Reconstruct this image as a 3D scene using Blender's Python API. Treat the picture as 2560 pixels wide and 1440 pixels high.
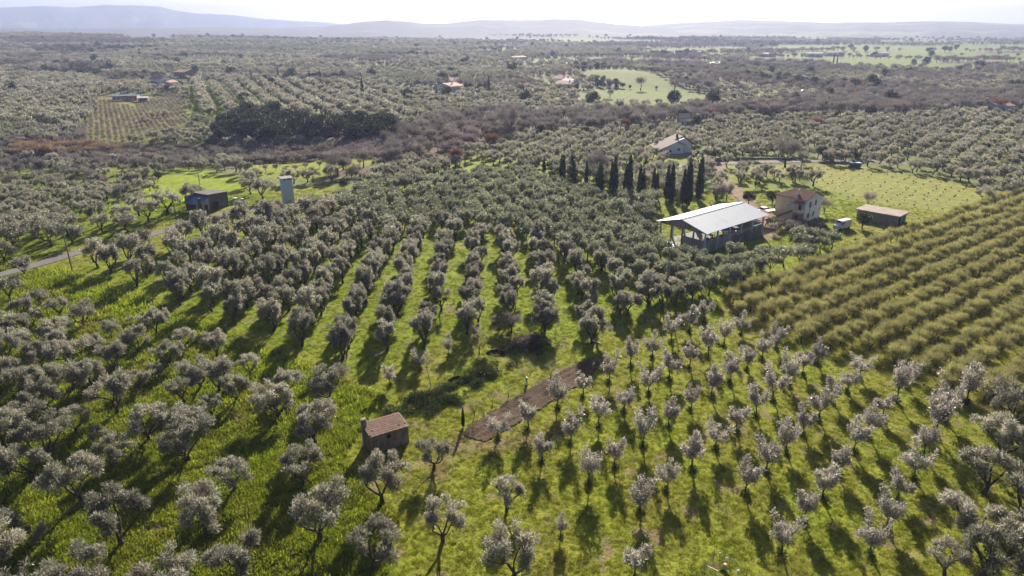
import bpy, math, random
import numpy as np
from mathutils import Vector
RNG = np.random.default_rng(11); R = random.Random(5)
sc = bpy.context.scene
for o in list(bpy.data.objects): bpy.data.objects.remove(o)
# ------------------------------------------------------------------ camera
CH = 50.0; FL = 1707.0; PIT = math.radians(21.0)
cam = bpy.data.cameras.new('camera'); cam.sensor_width = 36; cam.lens = 36 * FL / 2560; cam.clip_start = 0.5; cam.clip_end = 60000
camo = bpy.data.objects.new('camera', cam); sc.collection.objects.link(camo)
camo.location = (0, 0, CH); camo.rotation_euler = (math.radians(90) - PIT, 0, 0); sc.camera = camo
# ------------------------------------------------------------------ sky, sun, exposure
SUN_EL, SUN_AZ = math.radians(23.5), math.radians(7)
w = bpy.data.worlds.new('World'); sc.world = w; w.use_nodes = True
wn = w.node_tree.nodes; wl = w.node_tree.links
bg = wn['Background']; sky = wn.new('ShaderNodeTexSky'); sky.sky_type = 'NISHITA'; sky.sun_disc = False
sky.sun_elevation = SUN_EL; sky.sun_rotation = SUN_AZ; sky.altitude = 100; sky.air_density = 0.45; sky.dust_density = 1.6
veil = wn.new('ShaderNodeMix'); veil.data_type = 'RGBA'; veil.inputs[0].default_value = .03; veil.inputs[7].default_value = (2.4, 2.6, 3.0, 1)   # thin even high cloud over the whole sky
wl.new(sky.outputs[0], veil.inputs[6]); wl.new(veil.outputs[2], bg.inputs[0]); bg.inputs[1].default_value = 0.05
sl = bpy.data.lights.new('sun', 'SUN'); sl.energy = 5.0; sl.angle = math.radians(0.5); sl.color = (1.0, 0.90, 0.74)
so = bpy.data.objects.new('sun', sl); sc.collection.objects.link(so)
sd = Vector((math.sin(SUN_AZ) * math.cos(SUN_EL), math.cos(SUN_AZ) * math.cos(SUN_EL), math.sin(SUN_EL)))
so.rotation_euler = sd.to_track_quat('Z', 'Y').to_euler(); so.location = (0, 0, 200)
sc.view_settings.view_transform = 'Standard'; sc.view_settings.look = 'None'; sc.view_settings.exposure = 1.38; sc.view_settings.gamma = 1
sc.view_settings.use_curve_mapping = False
sc.render.engine = 'CYCLES'; cy = sc.cycles
cy.max_bounces = 3; cy.diffuse_bounces = 1; cy.glossy_bounces = 2; cy.transmission_bounces = 2; cy.transparent_max_bounces = 4; cy.volume_bounces = 1
cy.use_adaptive_sampling = True; cy.adaptive_threshold = 0.01; cy.use_denoising = True
cy.use_light_tree = False; cy.sample_clamp_indirect = 6
# ------------------------------------------------------------------ helpers
def sstep(a, b, t):
    t = np.clip((t - a) / (b - a), 0, 1); return t * t * (3 - 2 * t)
_o = np.random.default_rng(3); _ph = _o.uniform(0, 6.28, (14,)); _an = _o.uniform(0, 3.14, (14,))
def wob(x, y, lam, k, n=4):
    s = 0
    for i in range(n):
        a = _an[(k + i) % 14]; s = s + np.sin((x * math.cos(a) + y * math.sin(a)) / lam * (1 + .37 * i) * 6.283 + _ph[(k * 3 + i) % 14])
    return s / n
def terr(x, y):
    x = np.asarray(x, float); y = np.asarray(y, float); d = np.hypot(x, y)
    z = 0.10 * wob(x, y, 9, 1) + 0.25 * wob(x, y, 31, 5) * sstep(40, 120, d)
    t = sstep(330, 900, d); z = z + t * (2.6 * wob(x, y, 420, 2) + 1.2 * wob(x, y, 170, 6))
    z = z - 4.0 * np.exp(-((y - 300 - 0.1 * x) / 26.0) ** 2) * sstep(-40, -120, x)
    z = z + 7.0 * np.exp(-(((x - 115) / 110.0) ** 2 + ((y - 700) / 120.0) ** 2))
    t2 = sstep(1500, 5000, d); z = z + t2 * (9 * wob(x, y, 2300, 7)) + 26 * np.exp(-(((x + 1500) / 900.0) ** 2 + ((y - 1900) / 700.0) ** 2))
    return z
SP, CP = math.sin(PIT), math.cos(PIT)
def G(px, py):
    u = (px - 1280) / FL; v = (720 - py) / FL
    dx, dy, dz = u, v * SP + CP, v * CP - SP
    if dz > -1e-3: dz = -1e-3
    z = 0.0
    for _ in range(6):
        t = (CH - z) / -dz; z = float(terr(dx * t, dy * t)) * .7 + z * .3
    return (dx * t, dy * t)
def P(x, y, z=0):
    dz = z - CH; f = y * CP - dz * SP; f = np.where(f < 1, 1, f)
    return 1280 + FL * x / f, 720 - FL * (dz * CP + y * SP) / f
def poly(pts): return np.array([G(*p) for p in pts])
def inpoly(x, y, pg):
    ins = np.zeros(np.shape(x), bool); n = len(pg); j = n - 1
    for i in range(n):
        xi, yi = pg[i]; xj, yj = pg[j]
        c = ((yi > y) != (yj > y)) & (x < (xj - xi) * (y - yi) / (yj - yi + 1e-12) + xi); ins ^= c; j = i
    return ins
def dpoly(x, y, pts):
    d = np.full(np.shape(x), 1e9)
    for (a, b) in zip(pts[:-1], pts[1:]):
        ax, ay = a; bx, by = b; L = (bx - ax) ** 2 + (by - ay) ** 2
        t = np.clip(((x - ax) * (bx - ax) + (y - ay) * (by - ay)) / L, 0, 1)
        d = np.minimum(d, np.hypot(x - ax - t * (bx - ax), y - ay - t * (by - ay)))
    return d
def ordn(n):
    return str(n) + ('th' if 10 <= n % 100 <= 20 else {1: 'st', 2: 'nd', 3: 'rd'}.get(n % 10, 'th'))
# ---- materials
def mat(name, col, rough=.8, spec=.3, var=.15, scale=3.0, bump=0.0, bscale=20, metal=0.0, trans=None):
    m = bpy.data.materials.new(name); m.use_nodes = True; nt = m.node_tree; n = nt.nodes; l = nt.links
    b = n['Principled BSDF']; b.inputs['Roughness'].default_value = rough; b.inputs['Specular IOR Level'].default_value = spec; b.inputs['Metallic'].default_value = metal
    tc = n.new('ShaderNodeTexCoord'); no = n.new('ShaderNodeTexNoise'); no.inputs['Scale'].default_value = scale; no.inputs['Detail'].default_value = 5
    l.new(tc.outputs['Object'], no.inputs['Vector'])
    mr = n.new('ShaderNodeMapRange'); mr.inputs[1].default_value = .3; mr.inputs[2].default_value = .7; mr.inputs[3].default_value = 1 - var; mr.inputs[4].default_value = 1 + var
    l.new(no.outputs[0], mr.inputs[0])
    vm = n.new('ShaderNodeVectorMath'); vm.operation = 'SCALE'; vm.inputs[0].default_value = col; l.new(mr.outputs[0], vm.inputs['Scale'])
    l.new(vm.outputs[0], b.inputs['Base Color'])
    if bump:
        n2 = n.new('ShaderNodeTexNoise'); n2.inputs['Scale'].default_value = bscale; n2.inputs['Detail'].default_value = 4; l.new(tc.outputs['Object'], n2.inputs['Vector'])
        bp = n.new('ShaderNodeBump'); bp.inputs['Strength'].default_value = bump; bp.inputs['Distance'].default_value = .05; l.new(n2.outputs[0], bp.inputs['Height']); l.new(bp.outputs[0], b.inputs['Normal'])
    return m
def stained(name, col, col2, rough=.85, scale=1.2, lo=.45, hi=.62, brick=False):
    m = mat(name, col, rough, .25, .12, 6, .3, 15); nt = m.node_tree; n = nt.nodes; l = nt.links
    b = n['Principled BSDF']; src = b.inputs['Base Color'].links[0].from_socket
    tc = n.new('ShaderNodeTexCoord'); mp = n.new('ShaderNodeMapping'); mp.inputs['Scale'].default_value = (1, 1, .45); l.new(tc.outputs['Object'], mp.inputs[0])
    no = n.new('ShaderNodeTexNoise'); no.inputs['Scale'].default_value = scale; no.inputs['Detail'].default_value = 8; l.new(mp.outputs[0], no.inputs['Vector'])
    mr = n.new('ShaderNodeMapRange'); mr.inputs[1].default_value = lo; mr.inputs[2].default_value = hi; l.new(no.outputs[0], mr.inputs[0])
    mx = n.new('ShaderNodeMix'); mx.data_type = 'RGBA'; l.new(mr.outputs[0], mx.inputs[0]); l.new(src, mx.inputs[6]); mx.inputs[7].default_value = (*col2, 1)
    l.new(mx.outputs[2], b.inputs['Base Color']); return m
def leafmat(name, top, back, rough=.55, transl=.3, var=.45, spec=.5, tvar=.3, tint=(0, 0, 0)):
    m = bpy.data.materials.new(name); m.use_nodes = True; nt = m.node_tree; n = nt.nodes; l = nt.links
    b = n['Principled BSDF']; b.inputs['Roughness'].default_value = rough; b.inputs['Specular IOR Level'].default_value = spec
    g = n.new('ShaderNodeNewGeometry'); mx = n.new('ShaderNodeMix'); mx.data_type = 'RGBA'; mx.inputs[6].default_value = (*top, 1); mx.inputs[7].default_value = (*back, 1)
    l.new(g.outputs['Random Per Island'], mx.inputs[0])
    oi = n.new('ShaderNodeObjectInfo')
    m1 = n.new('ShaderNodeMapRange'); m1.inputs[3].default_value = 1 - tvar; m1.inputs[4].default_value = 1 + tvar; l.new(oi.outputs['Random'], m1.inputs[0])
    wn_ = n.new('ShaderNodeTexWhiteNoise'); wn_.noise_dimensions = '1D'; l.new(g.outputs['Random Per Island'], wn_.inputs['W'])
    m2 = n.new('ShaderNodeMapRange'); m2.inputs[3].default_value = 1 - var; m2.inputs[4].default_value = 1 + var; l.new(wn_.outputs['Value'], m2.inputs[0])
    mu = n.new('ShaderNodeMath'); mu.operation = 'MULTIPLY'; l.new(m1.outputs[0], mu.inputs[0]); l.new(m2.outputs[0], mu.inputs[1])
    vm = n.new('ShaderNodeVectorMath'); vm.operation = 'SCALE'; l.new(mx.outputs[2], vm.inputs[0]); l.new(mu.outputs[0], vm.inputs['Scale'])
    l.new(vm.outputs[0], b.inputs['Base Color'])
    if transl > 0:
        t = n.new('ShaderNodeBsdfTranslucent'); l.new(vm.outputs[0], t.inputs[0])
        ms = n.new('ShaderNodeMixShader'); ms.inputs[0].default_value = transl; l.new(b.outputs[0], ms.inputs[1]); l.new(t.outputs[0], ms.inputs[2])
        l.new(ms.outputs[0], n['Material Output'].inputs['Surface'])
    return m
M = {}
M['olive'] = leafmat('olive_leaves', (.15, .15, .105), (.42, .40, .325), .48, .48, .5, .4)
M['young'] = leafmat('young_olive_leaves', (.21, .20, .17), (.52, .485, .43), .42, .45, .45, .5, .14)
M['dark'] = leafmat('dark_olive_leaves', (.11, .125, .075), (.31, .32, .22), .5, .45)
M['hazel'] = leafmat('hazel_twigs', (.24, .235, .085), (.39, .37, .15), .7, .45, .35, .2, .18)
M['bare'] = leafmat('bare_twigs', (.135, .12, .115), (.24, .21, .20), .8, .4, .35, .2, .3)
M['rust'] = leafmat('rusty_twigs', (.20, .10, .06), (.30, .16, .10), .8, .2, .35, .2, .2)
M['ever'] = leafmat('evergreen_leaves', (.03, .042, .02), (.07, .085, .04), .6, .15, .4, .3, .3)
M['cyp'] = leafmat('cypress_leaves', (.018, .03, .014), (.04, .055, .025), .6, .1, .4, .3, .15)
M['bramble'] = leafmat('bramble_leaves', (.03, .04, .015), (.07, .09, .025), .6, .3, .5, .3)
M['yshrub'] = leafmat('yellow_shrub', (.20, .17, .04), (.30, .24, .07), .7, .25, .4, .2)
M['weed'] = leafmat('weed_leaves', (.045, .08, .012), (.09, .15, .025), .6, .3, .4, .3)
M['reed'] = leafmat('reeds', (.27, .20, .12), (.38, .29, .18), .8, .25, .3, .2)
M['bark'] = mat('bark', (.075, .06, .05), .9, .2, .35, 6, .6, 12)
M['pale_bark'] = mat('pale_bark', (.28, .26, .23), .9, .2, .3, 6, .4, 12)
# ---- mesh building
def npmesh(name, V, F, mats, mi=None, smooth=False):
    me = bpy.data.meshes.new(name); V = np.asarray(V, np.float32); nv = len(V)
    me.vertices.add(nv); me.vertices.foreach_set('co', V.ravel())
    if isinstance(F, np.ndarray):
        k = F.shape[1]; nf = len(F); me.loops.add(nf * k); me.loops.foreach_set('vertex_index', F.astype(np.int32).ravel())
        me.polygons.add(nf); me.polygons.foreach_set('loop_start', np.arange(0, nf * k, k, dtype=np.int32))
        try: me.polygons.foreach_set('loop_total', np.full(nf, k, np.int32))
        except Exception: pass
    for m in mats: me.materials.append(m)
    if mi is not None: me.polygons.foreach_set('material_index', np.asarray(mi, np.int32))
    if smooth: me.polygons.foreach_set('use_smooth', np.ones(len(F), bool))
    me.update(calc_edges=True); return me
def tubes(paths, sides=6):
    """paths: list of (pts (n,3), radii (n,)) -> V, F quads"""
    Vs, Fs = [], []; off = 0; a = np.arange(sides) / sides * 2 * np.pi
    for pts, rad in paths:
        pts = np.asarray(pts, float); n = len(pts)
        d = np.gradient(pts, axis=0); d /= np.linalg.norm(d, axis=1, keepdims=True) + 1e-9
        ref = np.where(np.abs(d[:, 2:3]) > .9, [[1., 0, 0]], [[0., 0, 1]])
        s = np.cross(d, ref); s /= np.linalg.norm(s, axis=1, keepdims=True) + 1e-9; t = np.cross(d, s)
        ring = pts[:, None, :] + np.asarray(rad)[:, None, None] * (s[:, None, :] * np.cos(a)[None, :, None] + t[:, None, :] * np.sin(a)[None, :, None])
        Vs.append(ring.reshape(-1, 3)); i = np.arange(n - 1)[:, None] * sides; j = np.arange(sides)[None, :]; jn = (j + 1) % sides
        Fs.append(np.stack([i + j, i + jn, i + sides + jn, i + sides + j], -1).reshape(-1, 4) + off); off += n * sides
    return np.concatenate(Vs), np.concatenate(Fs)
def sprigs(rg, C, rad, n, L, W, up=.4, out=1.0, rnd=.8, shell=.5, droop=0):
    C = np.asarray(C, float); rad = np.asarray(rad, float)
    if rad.ndim == 1: rad = np.repeat(rad[:, None], 3, 1)
    wt = rad.prod(1) ** .667; k = rg.choice(len(C), n, p=wt / wt.sum())
    u = rg.normal(size=(n, 3)); u /= np.linalg.norm(u, axis=1, keepdims=True); r = rg.uniform(0, 1, n) ** shell
    p = C[k] + u * rad[k] * r[:, None]
    d = u * out + rg.normal(size=(n, 3)) * rnd; d[:, 2] += up; d /= np.linalg.norm(d, axis=1, keepdims=True)
    s = np.cross(d, rg.normal(size=(n, 3))); s /= np.linalg.norm(s, axis=1, keepdims=True)
    l = (L * rg.uniform(.6, 1.3, n))[:, None]; w_ = (W * rg.uniform(.7, 1.3, n))[:, None]
    V = np.stack([p, p + d * l * .5 + s * w_, p + d * l, p + d * l * .5 - s * w_], 1).reshape(-1, 3)
    return V, np.arange(4 * n).reshape(n, 4)
def curve(a, b, rg, bend=.15, n=5, sag=0.0):
    a = np.asarray(a, float); b = np.asarray(b, float); t = np.linspace(0, 1, n)[:, None]; L = np.linalg.norm(b - a)
    o = rg.normal(size=3) * bend * L; return a + (b - a) * t + np.sin(t * np.pi) * o + np.array([0, 0, sag * L]) * np.sin(t * np.pi)
# generators return (trunkV,trunkF),(crownV,crownF)
def g_olive(seed, n, L, W, h=4.6, rr=2.6, th=.8, nl=4, detail=2, tr=.20, tight=1.0, lean=.35):
    rg = np.random.default_rng(seed); ps = []; C = []; Rd = []
    top = np.array([rg.uniform(-lean, lean), rg.uniform(-lean, lean), th])
    tp = curve((0, 0, -.25), top, rg, .06, 5); ps.append((tp, np.linspace(tr * 1.5, tr, 5)))
    a0 = rg.uniform(0, 6.28)
    for i in range(nl):
        a = a0 + i * 6.283 / nl + rg.uniform(-.4, .4); q = rr * rg.uniform(.42, .68); zz = th + (h - th) * rg.uniform(.38, .6)
        e = np.array([math.cos(a) * q, math.sin(a) * q, zz]); lp = curve(top, e, rg, .1, 5, .05); ps.append((lp, np.linspace(tr * .62, tr * .32, 5)))
        for j in range(3):
            b = a + rg.uniform(-.8, .8); q2 = rr * rg.uniform(.55, .95); f = np.array([math.cos(b) * q2, math.sin(b) * q2, min(h * .93, th + (h - th) * rg.uniform(.45, .92))])
            if j == 0: f[:2] *= .55; f[2] = h * rg.uniform(.8, .97)
            if detail: ps.append((curve(e, f, rg, .1, 4), np.linspace(tr * .3, tr * .1, 4)))
            m = 3 if detail > 1 else 2
            for k in range(m):
                c = e + (f - e) * (.55 + .45 * k / (m - 1)) + rg.normal(size=3) * .22 * rr / 2.6; s = rg.uniform(.42, .72) * rr / 2.6 * tight
                C.append(c); Rd.append((s, s, s * rg.uniform(.7, 1.15)))
    return tubes(ps, 6 if detail else 4), sprigs(rg, C, Rd, n, L, W, .45, .9, .75, .45)
def g_young(seed, n, L, W, h=4.2, rr=1.45):
    q0 = np.random.default_rng(seed + 7); h *= q0.uniform(.82, 1.12); rr *= q0.uniform(.8, 1.2)
    rg = np.random.default_rng(seed); ps = []; C = []; Rd = []; th = rg.uniform(1.05, 1.4)
    top = np.array([rg.uniform(-.1, .1), rg.uniform(-.1, .1), th]); ps.append((curve((0, 0, -.2), top, rg, .04, 5), np.linspace(.10, .07, 5)))
    nl = rg.integers(3, 6); a0 = rg.uniform(0, 6.28)
    for i in range(nl):
        a = a0 + i * 6.283 / nl + rg.uniform(-.4, .4); q = rr * rg.uniform(.5, .85); f = np.array([math.cos(a) * q, math.sin(a) * q, h * rg.uniform(.58, 1.0)])
        mid = top + (f - top) * .5 + np.array([math.cos(a), math.sin(a), 0]) * .25
        ps.append((np.array([top, (top + mid) / 2, mid, f]), np.array([.055, .045, .03, .012])))
        for t_, s in ((.35, .42), (.6, .5), (.85, .42), (1.05, .26)):
            c = top + (f - top) * t_ + rg.normal(size=3) * .12; s *= rg.uniform(.75, 1.25); C.append(c); Rd.append((s * 1.0, s * 1.0, s * 1.35))
        b = a + .7; C.append(np.array([math.cos(b) * rr * .55, math.sin(b) * rr * .55, h * rg.uniform(.45, .6)])); s = rg.uniform(.3, .5); Rd.append((s, s, s))
    return tubes(ps, 5), sprigs(rg, C, Rd, n, L, W, .6, .7, .8, .75)
def g_twig(seed, n, L, W, h, rr, th, tr, nl=6, up=.9, out=1.0, dome=.5, sub=3, rnd=.5):
    rg = np.random.default_rng(seed); ps = []; C = []; Rd = []
    top = np.array([rg.uniform(-.04, .04) * h, rg.uniform(-.04, .04) * h, th]); ps.append((curve((0, 0, -.25), top, rg, .05, 4), np.linspace(tr * 1.35, tr, 4)))
    for i in range(nl):
        a = i * 6.283 / nl + rg.uniform(-.4, .4); q = rr * rg.uniform(.3, .6); e = np.array([math.cos(a) * q, math.sin(a) * q, th + (h - th) * rg.uniform(.35, .6)])
        ps.append((curve(top, e, rg, .08, 4), np.linspace(tr * .5, tr * .25, 4)))
        for j in range(sub):
            b = a + rg.uniform(-.9, .9); q2 = rr * rg.uniform(.35, .85); f = np.array([math.cos(b) * q2, math.sin(b) * q2, h * rg.uniform(.62, .92)])
            ps.append((curve(e, f, rg, .08, 4), np.linspace(tr * .24, tr * .06, 4))); s = rr * rg.uniform(.26, .42)
            C.append(f * np.array([1, 1, .95])); Rd.append((s, s, s)); C.append((e + f) / 2); Rd.append((s * .9, s * .9, s * .9))
    return tubes(ps, 5), sprigs(rg, C, Rd, n, L, W, up, out, rnd, .6)
def g_cyp(seed, n, L, W, h=9, rr=.8):
    rg = np.random.default_rng(seed); zs = np.linspace(.6, h * .97, 16); t = zs / h
    r = rr * np.clip(np.minimum((t + .12) * 3.2, 1.0), 0, 1) * (1 - t ** 2.2) ** .8 + .06; C = np.stack([rg.normal(0, .03, 16), rg.normal(0, .03, 16), zs], 1)
    Rd = np.stack([r, r, np.full(16, h / 16 * 1.1)], 1)
    return tubes([(np.array([[0, 0, -.2], [0, 0, h * .5], [0, 0, h * .9]]), np.array([.14, .1, .03]))], 5), sprigs(rg, C, Rd, n, L, W, 1.6, .5, .35, .25)
def g_ever(seed, n, L, W, h=8, rr=3.6, th=1.4):
    rg = np.random.default_rng(seed); C = []; Rd = []; ps = [(curve((0, 0, -.3), (0, 0, h * .45), rg, .04, 4), np.linspace(.32, .2, 4))]
    for i in range(22):
        u = rg.normal(size=3); u /= np.linalg.norm(u); q = rg.uniform(.4, .8); c = np.array([u[0] * rr * q, u[1] * rr * q, th + (h - th) * (.5 + .42 * u[2] * q)])
        s = rr * rg.uniform(.24, .42); C.append(c); Rd.append((s, s, s * .9))
        if i < 6: ps.append((curve((0, 0, h * .3), c, rg, .06, 3), np.array([.14, .09, .04])))
    return tubes(ps, 5), sprigs(rg, C, Rd, n, L, W, .4, 1.0, .5, .3)
def g_conifer(seed, n, L, W, h=11, rr=3.2):
    rg = np.random.default_rng(seed); C = []; Rd = []; ps = [(np.array([[0, 0, -.3], [0, 0, h * .5], [0, 0, h]]), np.array([.28, .16, .03]))]
    for i in range(34):
        z = h * rg.uniform(.1, .97); r = rr * (1 - z / h) ** .8 * rg.uniform(.55, 1.0) + .1; a = rg.uniform(0, 6.28); c = np.array([math.cos(a) * r * .6, math.sin(a) * r * .6, z])
        C.append(c); Rd.append((r * .5 + .2, r * .5 + .2, .32)); ps.append((np.array([[0, 0, z], c * [.5, .5, 1], c * [1.3, 1.3, 1]]), np.array([.05, .04, .02])))
    return tubes(ps, 4), sprigs(rg, C, Rd, n, L, W, .1, 1.2, .5, .4)
def pair(nm, gg, leaf, bark):
    (tv, tf), (cv, cf) = gg
    return npmesh(nm + '_trunk', tv, tf, [bark], smooth=True), npmesh(nm + '_crown', cv, cf, [leaf])
def single(nm, gg, leaf, bark):
    (tv, tf), (cv, cf) = gg; V = np.concatenate([tv, cv]); F = np.concatenate([tf, cf + len(tv)])
    return npmesh(nm, V, F, [bark, leaf], np.r_[np.zeros(len(tf)), np.ones(len(cf))])
LIB = {}
def addlib(kind, gen, leaf, bark, hi, mid, low, nh=6, nm_=4, nlw=4, **kw):
    """hi/mid/low = (n, L, W)"""
    LIB[kind] = {'hi': [pair(kind, gen(100 + i, *hi, **kw), leaf, bark) for i in range(nh)] if hi else [],
                 'mid': [pair(kind, gen(200 + i, *mid, **kw), leaf, bark) for i in range(nm_)] if mid else [],
                 'low': [single(kind, gen(300 + i, *low, **kw), leaf, bark) for i in range(nlw)]}
addlib('olive_tree', g_olive, M['olive'], M['bark'], (6000, .34, .034), (2300, .42, .06), (950, .55, .11), 12, 6, 6, tight=.76)
addlib('upright', g_olive, M['olive'], M['bark'], (5200, .33, .034), (2100, .42, .06), (900, .55, .11), 9, 6, 2, h=5.2, rr=1.75, th=.7, nl=5, tight=.86)
addlib('dark_olive_tree', g_olive, M['dark'], M['bark'], (3600, .28, .046), (1600, .36, .07), (800, .5, .1), 4, 5, 4, h=3.7, rr=1.9, th=.8, tr=.12, tight=1.15)
addlib('young_olive_tree', g_young, M['young'], M['bark'], (1900, .27, .045), None, (300, .5, .1), 14, 0, 2)
addlib('hazel_tree', g_twig, M['hazel'], M['bark'], (2300, .62, .014), (1200, .7, .024), (260, .8, .07), 6, 5, 3, h=3.3, rr=1.35, th=.6, tr=.10, nl=6)
addlib('bare_tree', g_twig, M['bare'], M['bark'], (5200, .8, .022), (2600, 1.1, .036), (1100, 1.4, .06), 3, 5, 5, h=9.0, rr=3.9, th=2.2, tr=.26, nl=6, up=.5, rnd=.6)
addlib('rusty_tree', g_twig, M['rust'], M['bark'], None, (2600, 1.0, .05), (420, 1.5, .14), 0, 2, 2, h=7.0, rr=3.2, th=1.6, tr=.2, nl=6, up=.5, rnd=.6)
addlib('evergreen_tree', g_ever, M['ever'], M['bark'], None, (2600, .6, .14), (1100, .8, .2), 0, 4, 4)
addlib('cypress_tree', g_cyp, M['cyp'], M['bark'], None, (2600, .45, .07), (420, .9, .2), 0, 4, 2)
addlib('sapling', g_twig, M['bare'], M['bark'], None, (160, .8, .05), (90, .9, .07), 0, 2, 4, h=2.4, rr=1.1, th=.5, tr=.06, nl=3, sub=2)
addlib('brown_shrub', g_twig, M['bare'], M['bark'], None, None, (420, 1.0, .07), 0, 0, 5, h=2.6, rr=2.1, th=.3, tr=.08, nl=5, up=.8)
addlib('fruit_tree', g_twig, M['bare'], M['bark'], (260, .5, .012), None, (100, .6, .03), 5, 0, 1, h=2.6, rr=1.2, th=.6, tr=.06, nl=5, sub=3)
addlib('reed', g_twig, M['reed'], M['bark'], None, None, (420, 1.6, .05), 0, 0, 3, h=2.8, rr=1.8, th=.2, tr=.05, nl=5, up=2.2)
WEED = npmesh('base_weeds', *sprigs(np.random.default_rng(9), [(0, 0, .12), (.2, .1, .15), (-.15, .15, .1)], [.32, .3, .3], 160, .3, .05, .9, .8, .6), [M['weed']])
# ---- object makers
def link(o): sc.collection.objects.link(o); return o
def thing(name, label, cat, loc=(0, 0, 0), rz=0, group=None):
    o = bpy.data.objects.new(name, None); o.empty_display_size = .5; o.location = loc; o.rotation_euler = (0, 0, rz)
    o['label'] = label; o['category'] = cat
    if group: o['group'] = group
    return link(o)
def meshobj(name, me, parent=None): 
    o = bpy.data.objects.new(name, me)
    if parent: o.parent = parent
    return link(o)
def tag(o, label, cat, group=None):
    o['label'] = label; o['category'] = cat
    if group: o['group'] = group
    return o
def struct(name, me, label=None):
    o = meshobj(name, me); o['kind'] = 'structure'
    if label: o['label'] = label
    return o
class MB:
    def __init__(s): s.v = []; s.f = []
    def add(s, V, F):
        o = len(s.v); s.v += [tuple(map(float, p)) for p in V]; s.f += [[i + o for i in f] for f in F]; return s
    def box(s, x0, x1, y0, y1, z0, z1):
        return s.add([(x0, y0, z0), (x1, y0, z0), (x1, y1, z0), (x0, y1, z0), (x0, y0, z1), (x1, y0, z1), (x1, y1, z1), (x0, y1, z1)],
                     [(0, 3, 2, 1), (4, 5, 6, 7), (0, 1, 5, 4), (1, 2, 6, 5), (2, 3, 7, 6), (3, 0, 4, 7)])
    def prism(s, base, top):
        n = len(base); return s.add(list(base) + list(top), [tuple(range(n))[::-1], tuple(range(n, 2 * n))] + [(i, (i + 1) % n, n + (i + 1) % n, n + i) for i in range(n)])
    def slab(s, quad, t):   # quad of 3d points, thickness upward
        return s.prism(quad, [(p[0], p[1], p[2] + t) for p in quad])
    def tube(s, pts, r, sides=6):
        V, F = tubes([(np.array(pts, float), np.full(len(pts), r) if np.isscalar(r) else np.array(r))], sides); s.add(V, F.tolist())
        k = len(pts) * sides; o = len(s.v) - k; s.f += [[o + i for i in range(sides)], [o + k - 1 - i for i in range(sides)]]; return s
    def mesh(s, name, m, smooth=False, bevel=0):
        me = bpy.data.meshes.new(name); me.from_pydata(s.v, [], s.f); me.materials.append(m); me.update()
        if smooth:
            for p in me.polygons: p.use_smooth = True
        return me
    def part(s, name, m, parent, smooth=False, label=None):
        o = meshobj(name, s.mesh(name, m, smooth), parent)
        if label: o['label'] = label
        return o
def frame(A, B): return math.atan2(B[1] - A[1], B[0] - A[0])
def tz(x, y): return float(terr(x, y))
# ------------------------------------------------------------------ ground
def L2(*a): return np.array(a, float)
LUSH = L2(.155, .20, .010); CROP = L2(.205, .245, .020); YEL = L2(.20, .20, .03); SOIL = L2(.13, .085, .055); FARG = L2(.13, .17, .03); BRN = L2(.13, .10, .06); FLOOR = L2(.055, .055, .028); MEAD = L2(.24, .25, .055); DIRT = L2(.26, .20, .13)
ROAD = [G(-300, 760), G(0, 690), G(100, 660), G(215, 627), G(330, 598), G(430, 572), G(520, 545), G(620, 525), G(740, 510), G(830, 492), G(900, 470)]
ROAD2 = [G(1560, 425), G(1690, 417), G(1790, 408), G(2000, 404), G(2190, 402), G(2290, 412)]
TRK = [G(1920, 590), G(1910, 560), G(1880, 520), G(1840, 480), G(1800, 450), G(1790, 412)]
Z_ = lambda *p: poly(p)
ZL = Z_((0, 640), (90, 665), (250, 745), (430, 800), (560, 880), (700, 930), (880, 990), (920, 1050), (850, 1150), (990, 1300), (960, 1440), (900, 1800), (-900, 1800), (-600, 640))
ZC = Z_((215, 672), (380, 742), (554, 806), (633, 833), (710, 867), (791, 896), (902, 944), (1033, 885), (1160, 840), (1262, 800), (1357, 840), (1480, 868), (1568, 800), (1680, 780), (1640, 720), (1500, 670), (1400, 640), (1330, 612), (1240, 590), (1100, 575), (960, 590), (870, 560), (850, 520), (740, 528), (600, 552), (470, 592), (340, 632))
ZD = Z_((850, 520), (880, 482), (1150, 452), (1400, 432), (1560, 470), (1650, 520), (1630, 560), (1620, 610), (1700, 650), (1790, 650), (1920, 612), (2060, 600), (2130, 600), (2120, 625), (2040, 655), (1880, 700), (1790, 765), (1680, 780), (1640, 720), (1500, 670), (1400, 640), (1330, 612), (1240, 590), (1100, 575), (960, 590), (870, 560))
ZH = Z_((1800, 775), (1885, 705), (2060, 665), (2140, 622), (2300, 575), (2560, 482), (3000, 380), (5000, 380), (5200, 1100), (2640, 1090), (2430, 1012), (2300, 960), (2200, 905), (2040, 880), (1900, 820))
ZM = Z_((1790, 413), (2130, 412), (2240, 432), (2400, 455), (2500, 482), (2400, 530), (2300, 572), (2140, 620), (2090, 605), (2150, 535), (2090, 500), (2020, 455), (1900, 432))
ZYARD = Z_((1630, 600), (1650, 560), (1700, 520), (1850, 480), (1960, 455), (2060, 470), (2160, 500), (2140, 560), (2100, 605), (1920, 612), (1790, 655), (1700, 650))
ZP = Z_((740, 505), (900, 452), (960, 425), (1100, 402), (1240, 352), (1450, 332), (1690, 305), (1760, 400), (1900, 440), (2010, 455), (1960, 460), (1850, 485), (1700, 520), (1650, 520), (1560, 470), (1400, 432), (1150, 452), (880, 482))
ZPC = Z_((1040, 452), (1100, 440), (1190, 402), (1300, 432), (1280, 442), (1110, 455))
ZG1 = Z_((190, 548), (180, 532), (330, 505), (385, 440), (520, 428), (600, 448), (625, 474), (500, 500), (330, 535))
ZG2 = Z_((585, 412), (760, 402), (960, 392), (945, 425), (800, 452), (650, 448))
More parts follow.
